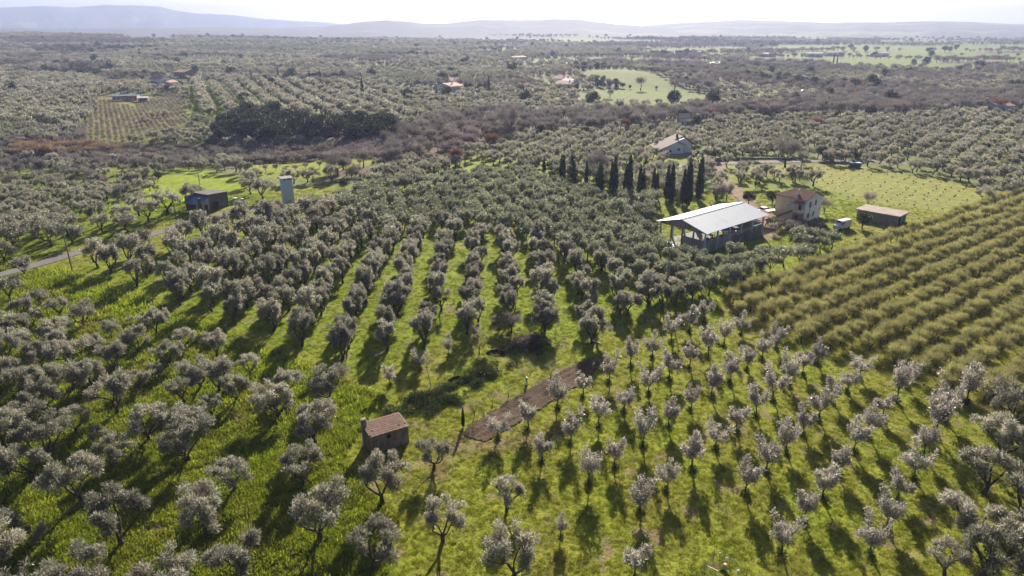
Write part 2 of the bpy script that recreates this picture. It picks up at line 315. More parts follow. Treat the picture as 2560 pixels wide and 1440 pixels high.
ZLM = Z_((-600, 470), (160, 470), (330, 478), (240, 522), (180, 555), (0, 590), (-600, 640))
ZLR = Z_((-600, 640), (0, 592), (200, 558), (480, 505), (640, 480), (720, 490), (500, 530), (330, 585), (100, 645), (-600, 800))
ZSC = Z_((-600, 402), (380, 402), (580, 412), (520, 428), (385, 440), (300, 470), (160, 470), (-600, 470))
ZBR = Z_((-600, 360), (200, 368), (560, 378), (960, 362), (1000, 392), (585, 412), (-600, 402))
ZEV = Z_((540, 352), (575, 318), (620, 298), (690, 296), (730, 318), (800, 332), (880, 322), (960, 318), (1000, 345), (990, 362), (700, 366), (560, 364))
ZBK = Z_((-600, 332), (200, 325), (215, 350), (170, 368), (-600, 362))
ZVY = Z_((225, 242), (458, 238), (482, 330), (285, 378), (175, 365), (222, 300))
ZR = Z_((465, 212), (900, 220), (1060, 300), (1010, 335), (660, 296), (480, 302))
ZFA = Z_((1440, 180), (1560, 174), (1640, 186), (1700, 214), (1720, 224), (1600, 219), (1520, 211), (1450, 192))
ZFB = Z_((1450, 236), (1500, 223), (1600, 216), (1720, 226), (1815, 238), (1800, 262), (1640, 266), (1455, 264))
ZFC = Z_((1770, 207), (1890, 215), (1895, 226), (1790, 222))
ZVA = Z_((985, 400), (960, 352), (1080, 312), (1250, 285), (1330, 296), (1500, 290), (1820, 284), (2200, 246), (3000, 222), (3000, 258), (2200, 290), (1850, 300), (1640, 322), (1300, 345), (1100, 400), (960, 425), (800, 455), (830, 430))
ZRO = Z_((1690, 305), (1850, 300), (2200, 298), (3000, 245), (3000, 480), (2400, 452), (2240, 430), (2140, 396), (1760, 396))
ZRC = Z_((1760, 290), (2200, 280), (2215, 296), (1830, 300))
ZRD = Z_((1790, 285), (1830, 262), (1960, 265), (1975, 286), (1850, 300))
STR = [Z_((1860, 146), (2700, 150), (2700, 154), (1880, 152)), Z_((1900, 157), (2330, 158), (2700, 161), (2700, 172), (2330, 167), (1900, 163)), Z_((1900, 118), (2700, 112), (2700, 124), (1900, 128)), Z_((1960, 131), (2700, 133), (2700, 141), (2000, 139)), Z_((1340, 196), (1440, 190), (1440, 206), (1350, 210)), Z_((1560, 150), (1800, 156), (1780, 164), (1600, 160)), Z_((1700, 156), (1960, 151), (2340, 152), (2360, 157), (1900, 161), (1800, 162)), Z_((1960, 140), (2700, 146), (2700, 158), (2350, 150), (1960, 146)), Z_((1930, 112), (2700, 118), (2700, 122), (1960, 118)),
       Z_((1930, 128), (2300, 124), (2700, 122), (2700, 127), (2300, 131)), Z_((165, 76), (600, 80), (860, 88), (860, 98), (500, 95), (260, 84)), Z_((230, 93), (350, 92), (450, 98), (430, 104), (330, 101)), Z_((950, 217), (1030, 218), (1030, 231), (965, 231)),
       Z_((2380, 166), (2560, 160), (2700, 160), (2700, 166), (2400, 170)), Z_((1250, 152), (1480, 150), (1500, 158), (1300, 160)), Z_((2380, 90), (2700, 92), (2700, 98), (2300, 95)), Z_((850, 86), (1300, 94), (1700, 102), (1650, 108), (1200, 102), (860, 96))]
PLOT = [(1152, 1086), (1194, 1048), (1304, 982), (1373, 944), (1433, 911), (1462, 900), (1490, 893), (1500, 905), (1495, 925), (1475, 945), (1444, 966), (1350, 1025), (1277, 1072), (1217, 1106), (1180, 1098)]
ZPL = poly(PLOT)
# parcels for the far plain
npar = 900; pr = RNG.uniform(-1, 1, npar); pd = np.exp(RNG.uniform(math.log(240), math.log(9000), npar)); PX = pr * pd * 1.15; PY = pd * np.sqrt(np.clip(1.0 - 0 * pr, .2, 1)); 
PT = RNG.uniform(0, 1, npar); PA = RNG.uniform(0, math.pi, npar); PC = RNG.uniform(.8, 1.2, npar)
def parcel(x, y):
    x = np.asarray(x, float); y = np.asarray(y, float)
    wx = x + 18 * wob(x, y, 260, 3) * np.clip(np.hypot(x, y) / 700, .4, 6); wy = y + 18 * wob(x, y, 230, 8) * np.clip(np.hypot(x, y) / 700, .4, 6)
    out = np.zeros(x.shape, int)
    for s in range(0, x.size, 4000):
        sl_ = slice(s, s + 4000); d = (wx.ravel()[sl_, None] - PX[None]) ** 2 + ((wy.ravel()[sl_, None] - PY[None]) ** 2) * 1.6
        out.ravel()[sl_] = d.argmin(1)
    return out
def ptype(idx, x, y):
    d = np.hypot(PX[idx], PY[idx]); t = PT[idx]; right = PX[idx] > .12 * PY[idx]
    gfr = np.where(d > 2600, np.where(right, .65, .62), np.where(d > 1000, np.where(right, .34, .10), .04))
    ty = np.full(np.shape(idx), 0)                       # 0 olive
    u = (t - gfr) / (1 - gfr)
    ty = np.where(t < gfr, 3, np.where(u < .13, 1, np.where(u < np.where(right, .46, .26), 2, np.where(u < np.where(right, .56, .34), 4, 0))))
    return ty                                            # 1 dark olive 2 bare wood 3 green field 4 evergreen mix
def groundcol(x, y):
    d = np.hypot(x, y); n = x.size; c = np.zeros((n, 3)); c[:] = CROP
    far = d > 235
    if far.any():
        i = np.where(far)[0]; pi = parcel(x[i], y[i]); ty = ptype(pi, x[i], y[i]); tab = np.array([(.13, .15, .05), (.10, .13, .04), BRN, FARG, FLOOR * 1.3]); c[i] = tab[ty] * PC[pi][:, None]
    near = np.clip(.5 + .5 * wob(x, y, 23, 4), 0, 1)[:, None]
    def S(z, col, nz=.0):
        k = inpoly(x, y, z); c[k] = (col if np.ndim(col) == 1 else col[k])
    g = CROP * (1 - near) + YEL * near
    c[~far] = g[~far]
    S(ZL, LUSH * (1 - near * .6) + YEL * .9 * near * .6); S(ZC, CROP * .95 * (1 - near) + LUSH * 1.1 * near); S(ZD, CROP); S(ZP, CROP * .9); S(ZPC, LUSH * 1.3)
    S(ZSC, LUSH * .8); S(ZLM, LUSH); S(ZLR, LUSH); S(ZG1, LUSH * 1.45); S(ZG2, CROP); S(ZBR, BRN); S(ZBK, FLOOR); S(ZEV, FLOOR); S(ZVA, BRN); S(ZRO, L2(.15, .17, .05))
    S(ZRC, MEAD); S(ZR, LUSH * 1.2); S(ZVY, L2(.21, .21, .06)); S(ZM, MEAD); S(ZYARD, CROP * .9); S(ZH, YEL * 1.05); S(ZFA, FARG * .85); S(ZFB, FARG); S(ZFC, FARG)
    for z in STR: S(z, FARG * 1.1)
    k = dpoly(x, y, TRK) < 3.0; c[k] = DIRT
    m_ = wob(x, y, 11, 3) + .8 * wob(x, y, 4.3, 8); bm = (sstep(.62, .9, m_) * (d < 200))[:, None] * .8; c = c * (1 - bm) + L2(.21, .155, .095) * bm
    pth = np.clip(1 - dpoly(x, y, [G(1090, 1190), G(1125, 1125), G(1160, 1095), G(1230, 1120), G(1400, 1080)]) / 2.2, 0, 1)[:, None] * .7; c = c * (1 - pth) + L2(.22, .16, .10) * pth
    c = c * (1 + .07 * np.sin((x * .722 + y * -.692) * 6.283 / 2.4 + 1.5 * wob(x, y, 30, 2)) * (d < 260))[:, None]
    strip = np.clip(1 - dpoly(x, y, [G(110, 690), G(330, 770), G(560, 870), G(720, 945), G(880, 1010)]) / 5.0, 0, 1)[:, None]; c = c * (1 - strip * .8) + LUSH * 1.25 * strip * .8
    return c
rs = [0.0]; r = 8.0
while r < 15000: rs.append(r); r *= 1.013 if r < 400 else 1.02
rs = np.array(rs); an = np.concatenate([np.linspace(-50, 50, 300), np.linspace(50, 310, 60)[1:-1]]) * np.pi / 180
RR, AA = np.meshgrid(rs[1:], an, indexing='ij'); gx = (RR * np.sin(AA)).ravel(); gy = (RR * np.cos(AA)).ravel()
gx = np.r_[0, gx]; gy = np.r_[0, gy]; gz = terr(gx, gy); na = len(an); nr = len(rs) - 1
ii, jj = np.meshgrid(np.arange(nr - 1), np.arange(na), indexing='ij'); jn = (jj + 1) % na
Fg = np.stack([1 + ii * na + jj, 1 + (ii + 1) * na + jj, 1 + (ii + 1) * na + jn, 1 + ii * na + jn], -1).reshape(-1, 4)
cap = np.array([[0, 1 + j, 1 + (j + 1) % na, 1 + (j + 1) % na] for j in range(na)])
gme = bpy.data.meshes.new('ground'); gme.from_pydata(np.stack([gx, gy, gz], 1).tolist(), [], [[0, 1 + j, 1 + (j + 1) % na] for j in range(na)] + Fg.tolist())
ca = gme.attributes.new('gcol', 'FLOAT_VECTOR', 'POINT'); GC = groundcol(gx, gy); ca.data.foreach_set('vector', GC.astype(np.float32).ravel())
gme.polygons.foreach_set('use_smooth', np.ones(len(gme.polygons), bool))
def groundmat(name, attr=True, col=None, soilamt=.5, furrow=None):
    m = bpy.data.materials.new(name); m.use_nodes = True; nt = m.node_tree; n = nt.nodes; l = nt.links; b = n['Principled BSDF']
    b.inputs['Roughness'].default_value = .95; b.inputs['Specular IOR Level'].default_value = .1
    g = n.new('ShaderNodeNewGeometry')
    def noise(s, det=5, rough=.6):
        q = n.new('ShaderNodeTexNoise'); q.inputs['Scale'].default_value = s; q.inputs['Detail'].default_value = det; q.inputs['Roughness'].default_value = rough; l.new(g.outputs['Position'], q.inputs['Vector']); return q
    def mrange(src, a, c_, lo, hi):
        q = n.new('ShaderNodeMapRange'); q.inputs[1].default_value = a; q.inputs[2].default_value = c_; q.inputs[3].default_value = lo; q.inputs[4].default_value = hi; l.new(src, q.inputs[0]); return q.outputs[0]
    if attr: a = n.new('ShaderNodeAttribute'); a.attribute_name = 'gcol'; src = a.outputs['Vector']
    else: a = n.new('ShaderNodeRGB'); a.outputs[0].default_value = (*col, 1); src = a.outputs[0]
    v1 = mrange(noise(.35).outputs[0], .3, .7, .72, 1.28); v2 = mrange(noise(2.6, 6, .75).outputs[0], .3, .7, .55, 1.4)
    mm = n.new('ShaderNodeMath'); mm.operation = 'MULTIPLY'; l.new(v1, mm.inputs[0]); l.new(v2, mm.inputs[1])
    sc_ = n.new('ShaderNodeVectorMath'); sc_.operation = 'SCALE'; l.new(src, sc_.inputs[0]); l.new(mm.outputs[0], sc_.inputs['Scale'])
    mx = n.new('ShaderNodeMix'); mx.data_type = 'RGBA'; l.new(mrange(noise(.16, 7, .65).outputs[0], .60, .72, 0, soilamt), mx.inputs[0]); l.new(sc_.outputs[0], mx.inputs[6]); mx.inputs[7].default_value = (.20, .14, .09, 1)
    l.new(mx.outputs[2], b.inputs['Base Color'])
    bp = n.new('ShaderNodeBump'); bp.inputs['Strength'].default_value = .8; bp.inputs['Distance'].default_value = .25; l.new(noise(3.2, 6, .7).outputs[0], bp.inputs['Height']); l.new(bp.outputs[0], b.inputs['Normal'])
    return m
gme.materials.append(groundmat('grass_ground')); gme.update(); struct('ground', gme, 'green grassy ground of the groves and plain')
# draped strips
def ribbon(name, pts, wd, m, dz, label, step=3.0):
    pts = [np.array(p) for p in pts]; out = []
    for a, b in zip(pts[:-1], pts[1:]):
        k = max(1, int(np.linalg.norm(b - a) / step)); out += [a + (b - a) * i / k for i in range(k)]
    out.append(pts[-1]); out = np.array(out)
    for _ in range(6): out[1:-1] = (out[:-2] + out[1:-1] * 2 + out[2:]) / 4
    d = np.gradient(out, axis=0); d /= np.linalg.norm(d, axis=1, keepdims=True); nrm = np.stack([-d[:, 1], d[:, 0]], 1); ks = np.linspace(-1, 1, 5)
    V = np.concatenate([[(*(p + nn * wd / 2 * k), 0) for k in ks] for p, nn in zip(out, nrm)]); V[:, 2] = terr(V[:, 0], V[:, 1]) + dz
    F = np.array([[i * 5 + j, i * 5 + j + 1, i * 5 + j + 6, i * 5 + j + 5] for i in range(len(out) - 1) for j in range(4)])
    return struct(name, npmesh(name, V, F[:, ::-1], [m], smooth=True), label)
M['asphalt'] = mat('asphalt', (.16, .15, .15), .9, .2, .12, .8, .2, 8)
ribbon('road', ROAD, 3.7, M['asphalt'], .09, 'narrow grey asphalt lane curving past the olive groves')
ribbon('lane', ROAD2, 4.0, M['asphalt'], .09, 'pale lane along the far edge of the right meadow')
ribbon('far_road', [G(1400, 160), G(1440, 157), G(1490, 149), G(1560, 146)], 7, mat('white_gravel', (.6, .58, .55)), .4, 'white gravel road far out on the plain', 20)
def baremask(x, y):
    m_ = wob(x, y, 11, 3) + .8 * wob(x, y, 4.3, 8); return (m_ > .78) & ~inpoly(x, y, ZM)
M['plough'] = groundmat('ploughed_soil', False, (.10, .068, .047), 0)
# ploughed plot with furrows running along it
pa, pb = np.array(G(1170, 1092)), np.array(G(1545, 885)); pdv = (pb - pa) / np.linalg.norm(pb - pa); pn = np.array([-pdv[1], pdv[0]])
NU, NW = 220, 60; uu, ww = np.meshgrid(np.linspace(-2, np.linalg.norm(pb - pa) + 3, NU), np.linspace(-5.5, 6.5, NW), indexing='ij')
qx = pa[0] + pdv[0] * uu + pn[0] * ww; qy = pa[1] + pdv[1] * uu + pn[1] * ww; ins = inpoly(qx + .35 * wob(qx, qy, 1.7, 2), qy + .35 * wob(qx, qy, 1.4, 6), ZPL)
qz = terr(qx, qy) + .05 + .05 * (1 + np.sin(ww * 6.283 / 1.15 + .8 * np.sin(uu / 4) + wob(qx, qy, 2.5, 3))) * (.6 + .5 * wob(qx, qy, 7, 1)) + RNG.uniform(0, .07, qx.shape)
idx = np.arange(NU * NW).reshape(NU, NW); Fp = np.stack([idx[:-1, :-1], idx[1:, :-1], idx[1:, 1:], idx[:-1, 1:]], -1); kf = ins[:-1, :-1] & ins[1:, :-1] & ins[1:, 1:] & ins[:-1, 1:]
struct('soil_plot', npmesh('soil_plot', np.stack([qx.ravel(), qy.ravel(), qz.ravel()], 1), Fp[kf], [M['plough']]), 'ploughed strip of bare brown soil with furrows')
# ------------------------------------------------------------------ hills
def hill(name, prof, dist, depth, m, label, base=-5, rough=1.0, seed=1):
    rg = np.random.default_rng(seed); xs = np.array([p[0] for p in prof], float); ys = np.array([p[1] for p in prof], float)
    px = np.linspace(xs[0], xs[-1], 260); py = np.interp(px, xs, ys); k = np.array([1, 2, 3, 2, 1]) / 9; py[2:-2] = np.convolve(py, k, 'valid')
    py += rough * (.5 * np.sin(px / 23 + seed) + .35 * np.sin(px / 9.7 + 2 * seed) + .25 * rg.normal(size=px.size))
    az = np.arctan2((px - 1280) / FL, CP + 0 * px + (720 - py) / FL * SP); el = np.arctan(((720 - py) / FL * CP - SP) / np.hypot((px - 1280) / FL, CP + (720 - py) / FL * SP))
    V = []; ts = np.r_[np.linspace(0, 1, 22), np.linspace(1.1, 1.8, 5)]
    hz = CH + np.tan(el) * dist
    for t in ts:
        dd = dist - depth * (1 - t); h = base + (np.maximum(hz, base + 2) - base) * (np.clip(t, 0, 1) ** 1.25 if t <= 1 else max(0, 1 - (t - 1) / .8))
        fold = (np.sin(px / 31 + 2.2 * t + seed) + .6 * np.sin(px / 14 - 3 * t) + .5 * rg.normal(size=px.size)) * (hz - base) * .045 * math.sin(min(t, 1) * math.pi)
        V.append(np.stack([dd * np.sin(az), dd * np.cos(az), h + fold], 1))
    V = np.concatenate(V); n = px.size; F = np.array([[i * n + j, i * n + j + 1, (i + 1) * n + j + 1, (i + 1) * n + j] for i in range(len(ts) - 1) for j in range(n - 1)])
    return struct(name, npmesh(name, V, F, [m], smooth=True), label)
M['hillw'] = stained('wooded_hill', (.035, .04, .04), (.09, .12, .05), .95, .0016, .55, .66)
M['hillg'] = stained('open_hill', (.045, .05, .045), (.13, .16, .07), .95, .0022, .48, .62)
hill('hill', [(-700, 40), (-300, 22), (0, 18), (60, 17), (110, 15), (200, 18), (260, 12), (330, 13), (400, 17), (440, 26), (500, 35), (560, 36), (600, 39), (640, 46), (700, 50), (790, 55), (870, 61), (1000, 70), (1100, 80)], 8200, 2000, M['hillw'], 'highest pale blue mountain ridge on the left horizon', seed=1)
hill('hill', [(-700, 66), (200, 72), (300, 69), (420, 71), (560, 68), (700, 71), (800, 67), (860, 61), (900, 56), (960, 50), (1010, 53), (1070, 61), (1130, 57), (1200, 50), (1300, 50), (1340, 52), (1380, 47), (1440, 48), (1500, 57), (1600, 65), (1700, 72), (1900, 80)], 4600, 1850, M['hillw'], 'wooded blue-grey hill ridge in the middle of the horizon', seed=3)
hill('hill', [(1400, 84), (1600, 66), (1640, 61), (1760, 55), (1850, 50), (1950, 53), (2060, 57), (2200, 56), (2350, 53), (2450, 56), (2560, 61), (2800, 66), (3300, 72)], 5400, 2500, M['hillg'], 'long hill with pale fields on the right horizon', rough=.5, seed=6)
# ------------------------------------------------------------------ vegetation points
VEG = {k: [] for k in LIB}      # kind -> (x,y,scale,rot,label,group)
CYB = [(1360, 438), (1405, 452), (1435, 462), (1465, 470), (1500, 478), (1532, 488), (1567, 488), (1602, 492), (1636, 493), (1671, 505), (1711, 516), (1746, 500)]
BLD = [((G(*q)[0] - .15 * k_, G(*q)[1] - k_), 3.6) for q in CYB for k_ in (1, 6)] + [(G(415, 222), 15), (G(1118, 240), 15), (G(1415, 231), 15), (G(2515, 296), 10), (G(1720, 324), 9), (G(815, 237), 9), (G(325, 262), 12), (G(1690, 397), 9)] + [(G(960, 1110), 5), (G(1810, 600), 17), (G(1770, 645), 5), (G(1850, 622), 5), (G(2000, 545), 9), (G(2205, 548), 9), (G(720, 512), 4), (G(727, 530), 5), (G(545, 535), 5), (G(545, 515), 9), (G(1690, 385), 13), (G(1720, 312), 9), (G(2138, 412), 4), (G(2104, 568), 4), (G(1908, 526), 6), (G(1930, 560), 5),
       (G(415, 212), 16), (G(325, 248), 22), (G(1118, 226), 20), (G(1415, 220), 18), (G(815, 226), 10), (G(2515, 284), 8), (G(2000, 240), 6), (G(450, 190), 14)]
def clearof(x, y):
    k = (dpoly(x, y, ROAD) > 4.2) & (dpoly(x, y, ROAD2) > 3.5) & (dpoly(x, y, TRK) > 2.5)
    for (c, r_) in BLD: k &= np.hypot(x - c[0], y - c[1]) > r_
    return k
def grid(pg, az, row, along, jit=.18, az0=(0, 0)):
    a = math.radians(az); t = np.array([math.sin(a), math.cos(a)]); n = np.array([math.cos(a), -math.sin(a)])
    cn = pg @ n; ct = pg @ t; i0, i1 = math.floor(cn.min() / row), math.ceil(cn.max() / row); j0, j1 = math.floor(ct.min() / along), math.ceil(ct.max() / along)
    I, J = np.meshgrid(np.arange(i0, i1 + 1), np.arange(j0, j1 + 1), indexing='ij'); I = I.ravel(); J = J.ravel()
    u = I * row + az0[0] + RNG.uniform(-jit, jit, I.size) * row * .6; v = J * along + az0[1] + (I % 2) * along * .5 + RNG.uniform(-jit, jit, I.size) * along
    x = u * n[0] + v * t[0]; y = u * n[1] + v * t[1]; k = inpoly(x, y, pg) & clearof(x, y); return x[k], y[k], I[k], J[k]
def put(kind, x, y, s, lab, grp): VEG[kind].append((x, y, s, R.uniform(0, 6.283), lab, grp))
def fill(kind, pg, az, row, along, s, lab, grp, jit=.18, drop=.04, skip=(), rl=False):
    x, y, I, J = grid(pg, az, row, along, jit); lab0 = lab
    if rl: od = np.lexsort((y, I)); x, y, I = x[od], y[od], I[od]; rows_ = sorted(set(I)); cc = {}
    for qi, (a, b) in enumerate(zip(x, y)):
        if rl: ri = rows_.index(I[qi]) + 1; cc[ri] = cc.get(ri, 0) + 1; lab = f'{lab0}, {ordn(cc[ri])} in the {ordn(ri)} row from the left'
        if R.random() < drop or any(inpoly(np.array([a]), np.array([b]), z)[0] for z in skip): continue
        put(kind, a, b, s * R.uniform(.82, 1.18), lab, grp)
# central rows, each tree labelled by row and place in the row
x, y, I, J = grid(ZC, -1.25, 7.05, 4.1, .30, (2.2, 0))
rows = sorted(set(I)); lastj = {}
order = np.lexsort((y, I)); cnt = {}
for k in order:
    i = rows.index(I[k]) + 1
    if R.random() < .04: continue
    cnt[i] = cnt.get(i, 0) + 1
    put('olive_tree', x[k], y[k], R.uniform(.9, 1.22) * (1.10 if x[k] < -17 else .96), f'grey olive tree, {ordn(cnt[i])} from the near end of the {ordn(i)} grove row from the road', 'olive trees in the rows of the middle grove')
# left grove, read off the photograph (base x, base y, scale)
LT = [(103, 765, .75), (62, 689, 1.0), (88, 818, .7), (212, 818, 1.05), (150, 795, .9), (279, 848, .75), (155, 855, 1.1), (394, 837, 1.0), (346, 884, 1.05), (467, 872, .9), (427, 915, .95), (285, 930, 1.1), (90, 870, 1.0), (15, 842, 1.1), (178, 930, 1.2), (225, 980, 1.1),
      (55, 990, 1.1), (30, 905, 1.1), (110, 925, 1.1), (545, 893, .95), (629, 936, .8), (546, 981, 1.25), (593, 1004, .85), (500, 975, 1.1), (721, 985, .95), (690, 1045, 1.25), (820, 1005, 1.25), (532, 1045, .8), (462, 1010, .9), (790, 1112, 1.3), (760, 1210, 1.15), (467, 1152, 1.35), (290, 1037, 1.3), (198, 1081, .95),
      (112, 1045, 1.1), (60, 1095, 1.15), (125, 1150, 1.25), (473, 1100, 1.1), (378, 1100, 1.25), (254, 1112, .55), (15, 1130, 1.2), (200, 1265, 1.35), (312, 1361, 1.35), (85, 1200, 1.3), (519, 1340, 1.25), (585, 1232, 1.05), (802, 1352, 1.3), (600, 1450, 1.2), (940, 1425, 1.2), (962, 1256, 1.2), (90, 1365, .55), (10, 1375, 1.0), (0, 1445, 1.2), (-15, 1240, 1.2),
      (1085, 1173, .85), (1112, 1352, 1.0), (1280, 1445, 1.15), (1267, 1272, .85), (-60, 760, 1.1), (-70, 900, 1.2), (-90, 1050, 1.2), (-60, 700, 1.1), (30, 750, 1.1), (20, 960, 1.1), (290, 1170, 1.0), (327, 812, .35), (-150, 1200, 1.3), (-140, 1400, 1.3), (220, 1500, 1.3), (420, 1530, 1.3), (0, 1560, 1.3), (60, 795, 1.0), (50, 850, 1.0), (130, 880, 1.0), (240, 890, .8), (190, 975, 1.0), (345, 975, .75), (110, 985, 1.0), (390, 950, .6)]
hut = np.array(G(960, 1110)); LP = sorted([(np.hypot(*(np.array(G(px, py)) - hut)), px, py, s) for px, py, s in LT])
for i, (dd, px, py, s) in enumerate(LP):
    gxy = G(px, py); side = 'left of' if px < 900 else ('in front of' if py > 1150 else 'right of')
    put('olive_tree', *gxy, s * .93, f'spreading grey olive in the grass {side} the stone hut, {ordn(i + 1)} closest to it', 'old olive trees around the stone hut')
# right corner olives
RT = [(2518, 1066, 1.2), (2490, 1150, 1.25), (2454, 1232, 1.2), (2414, 1342, 1.25), (2556, 1300, 1.2), (2514, 1396, 1.25), (2464, 1450, 1.2), (2560, 1180, 1.2), (2620, 1100, 1.2), (2640, 1240, 1.2), (2360, 1438, .8), (2620, 1400, 1.3), (2700, 1180, 1.2), (2720, 1320, 1.2)]
for i, (px, py, s) in enumerate(sorted(RT)):
    put('olive_tree', *G(px, py), s, f'tall dark-limbed olive tree in the lower right corner grove, {ordn(i + 1)} from the left', 'olive trees of the lower right corner')
XT = [(1568, 790, 1.0), (1360, 830, 1.1), (1480, 858, 1.1), (1246, 825, .6), (1620, 770, 1.0), (1700, 745, .9), (1650, 735, .9)]
for i, (px, py, s) in enumerate(sorted(XT)): put('olive_tree', *G(px, py), s, f'olive tree behind the brush heap, {ordn(i + 1)} from the left', 'olive trees behind the brush heap')
# young orchard
YT = [(1245, 1098), (1318, 1075), (1393, 1021), (1457, 994), (1522, 957), (1577, 915), (1560, 1030), (1497, 1068), (1426, 1109), (1353, 1155), (1538, 1167), (1472, 1213), (1402, 1342), (1585, 1450), (1600, 1280), (1760, 808), (1722, 830), (1677, 856), (1629, 894), (1851, 838), (1810, 865), (1768, 892), (1723, 921), (1673, 950), (1620, 985),
      (1940, 873), (1905, 900), (1867, 927), (1824, 958), (1779, 992), (1726, 1026), (2006, 938), (1970, 964), (1930, 1000), (2042, 912), (2081, 1008), (1888, 1040), (1672, 1068), (1840, 1078), (2046, 1050), (2005, 1087), (1789, 1124), (1607, 1115), (1963, 1132), (1729, 1174), (1913, 1181), (1666, 1228), (1864, 1237), (2095, 1188), (2056, 1247), (2010, 1305),
      (1952, 1382), (2118, 981), (2204, 1048), (2148, 948), (2240, 1006), (2268, 972), (2171, 1096), (2358, 1050), (2414, 1010), (2135, 1133), (2337, 1091), (2306, 1139), (2281, 1195), (2244, 1252), (2213, 1323), (2172, 1386), (1121, 888), (1051, 927), (974, 965), (1185, 850)]
YS = {(1402, 1342): .6, (1585, 1450): .9, (1121, 888): .6, (1051, 927): .85, (974, 965): .8, (1185, 850): .7, (2358, 1050): 1.25, (2414, 1010): 1.25, (2337, 1091): 1.15}
yn = np.array([.692, -.722]); yt = np.array([.722, .692]); yl = []
for p in YT:
    g_ = np.array(G(*p)); yl.append((int(round((g_ @ yn + 55.8) / 6.6)), g_ @ yt, p, g_))
rw = {}
for (i, t, p, g_) in sorted(yl, key=lambda q: (q[0], q[1])):
    rw[i] = rw.get(i, 0) + 1
    if p[0] < 1200: lab = {1121: 'tiniest young olive in the clearing left of the brush heap', 1051: 'young olive beside the thin leaning bare pole tree', 974: 'young olive on the grass straight behind the hut chimney', 1185: 'small young olive behind the pale bare sapling by the brush heap'}[p[0]]
    else: lab = f'silvery young olive tree, {ordn(rw[i])} from the near end of {ordn(i + 1)} row from the ploughed strip'
    put('young_olive_tree', g_[0], g_[1], YS.get(p, 1) * R.uniform(1.04, 1.26), lab, 'young olive trees on the mown slope')
# hazels
x, y, I, J = grid(ZH, 52.9, 4.45, 3.0, .12, (-.6, 0)); rows = sorted(set(I)); cnt = {}
for k in np.lexsort((y, I)):
    i = rows.index(I[k]) + 1; cnt[i] = cnt.get(i, 0) + 1
    if R.random() < .03 or x[k] > .95 * y[k] + 20: continue
    put('hazel_tree', x[k], y[k], R.uniform(.85, 1.15), f'leafless olive-green orchard tree, {ordn(cnt[i])} from the near end of the {ordn(i)} row from the barn', 'leafless trees in the diagonal orchard rows')
# dark grove
x, y, I, J = grid(ZD, -14, 4.9, 4.5, .2); rows = sorted(set(I)); cnt = {}
for k in np.lexsort((y, I)):
    i = rows.index(I[k]) + 1; cnt[i] = cnt.get(i, 0) + 1
    if R.random() < .04: continue
    put('dark_olive_tree', x[k], y[k], R.uniform(1.0, 1.35), f'small dark green olive, {ordn(cnt[i])} from the near end of {ordn(i)} line counted from the left', 'dark green olives of the dense grove')
fill('olive_tree', ZP, 20, 6.0, 5.0, .92, 'pale olive behind the dark grove', 'pale olive trees behind the dark grove', .25, .06, (ZPC,), rl=True)
fill('olive_tree', ZLM, 60, 5.2, 5.0, .85, 'rounded olive of the tight left grove', 'olive trees of the tight grove beyond the lane', .25, .05, rl=True)
fill('olive_tree', ZLR, 70, 8.5, 7.5, 1.25, 'broad olive tree beyond the lane', 'broad olive trees along the lane', .25, .05, rl=True)
fill('olive_tree', ZSC, 60, 11, 10, 1.0, 'scattered olive tree among brown scrub beyond the left grove', 'olive trees among the scrub', .4, .3)
fill('bare_tree', ZSC, 30, 15, 13, .6, 'low leafless tree among scrub beyond the left grove', 'low leafless trees among scrub', .4, .3)
for px, py in [(305, 470), (330, 462), (310, 485), (340, 490), (355, 470), (365, 455), (375, 478), (392, 483), (350, 500), (320, 505), (365, 470), (385, 462), (295, 500), (225, 545), (335, 452), (300, 452)]:
    put('olive_tree', *G(px, py), .62, 'small round olive tree standing apart on the green clearing', 'small round olives on the clearing')
for px, py in [(640, 440), (665, 432), (690, 428), (715, 436), (740, 430), (765, 425), (700, 415), (730, 412), (760, 410), (800, 420), (830, 412), (860, 415), (650, 420), (620, 425), (880, 405), (900, 415), (780, 437)]:
    put('bare_tree', *G(px, py), .33, 'small leafless tree on the green field in front of the scrub', 'small leafless trees on the green field')
fill('olive_tree', ZRO, 40, 6.8, 6.2, 1.0, 'olive tree in the wide grove beyond the right meadow', 'olive trees beyond the right meadow', .3, .08, (ZRC, ZRD))
fill('dark_olive_tree', ZRD, 60, 4.6, 4.4, 1.1, 'dark green olive in the far square plot', 'dark olives of the far square plot')
fill('olive_tree', ZR, -25, 12.5, 4.6, 1.5, 'olive tree above the dark wood', 'olive trees in the long far rows', .12, .03, rl=True)
fill('sapling', ZVY, 10, 5.0, 4.0, 1.0, 'small leafless tree in the tan plot', 'small leafless trees in the tan plot', .08, .02, rl=True)
for px, py in [(365, 312), (378, 300), (392, 296), (410, 292), (372, 318), (415, 298)]: put('olive_tree', *G(px, py), 1.0, 'olive tree in the clump in the tan planted plot', 'olive clump in the tan plot')
fill('evergreen_tree', ZEV, 70, 8.0, 6.0, 1.15, 'dark evergreen tree of the wood at the stream bend', 'dark evergreen trees at the stream bend', .5, .05)
fill('brown_shrub', Z_((520, 352), (1000, 350), (1010, 380), (560, 384)), 50, 3.4, 3.2, 1.1, '', '', .4, .05)
fill('olive_tree', Z_((-500, 190), (270, 200), (232, 300), (200, 322), (-500, 330)), 10, 8.5, 7.5, 1.4, 'large olive tree in the grove left of the tan plot', 'large olives left of the tan plot', .3, .05)
fill('bare_tree', ZVA, 50, 7.5, 7.0, .8, 'purple-brown leafless tree of the wood along the stream valley', 'leafless trees of the stream valley', .4, .04)
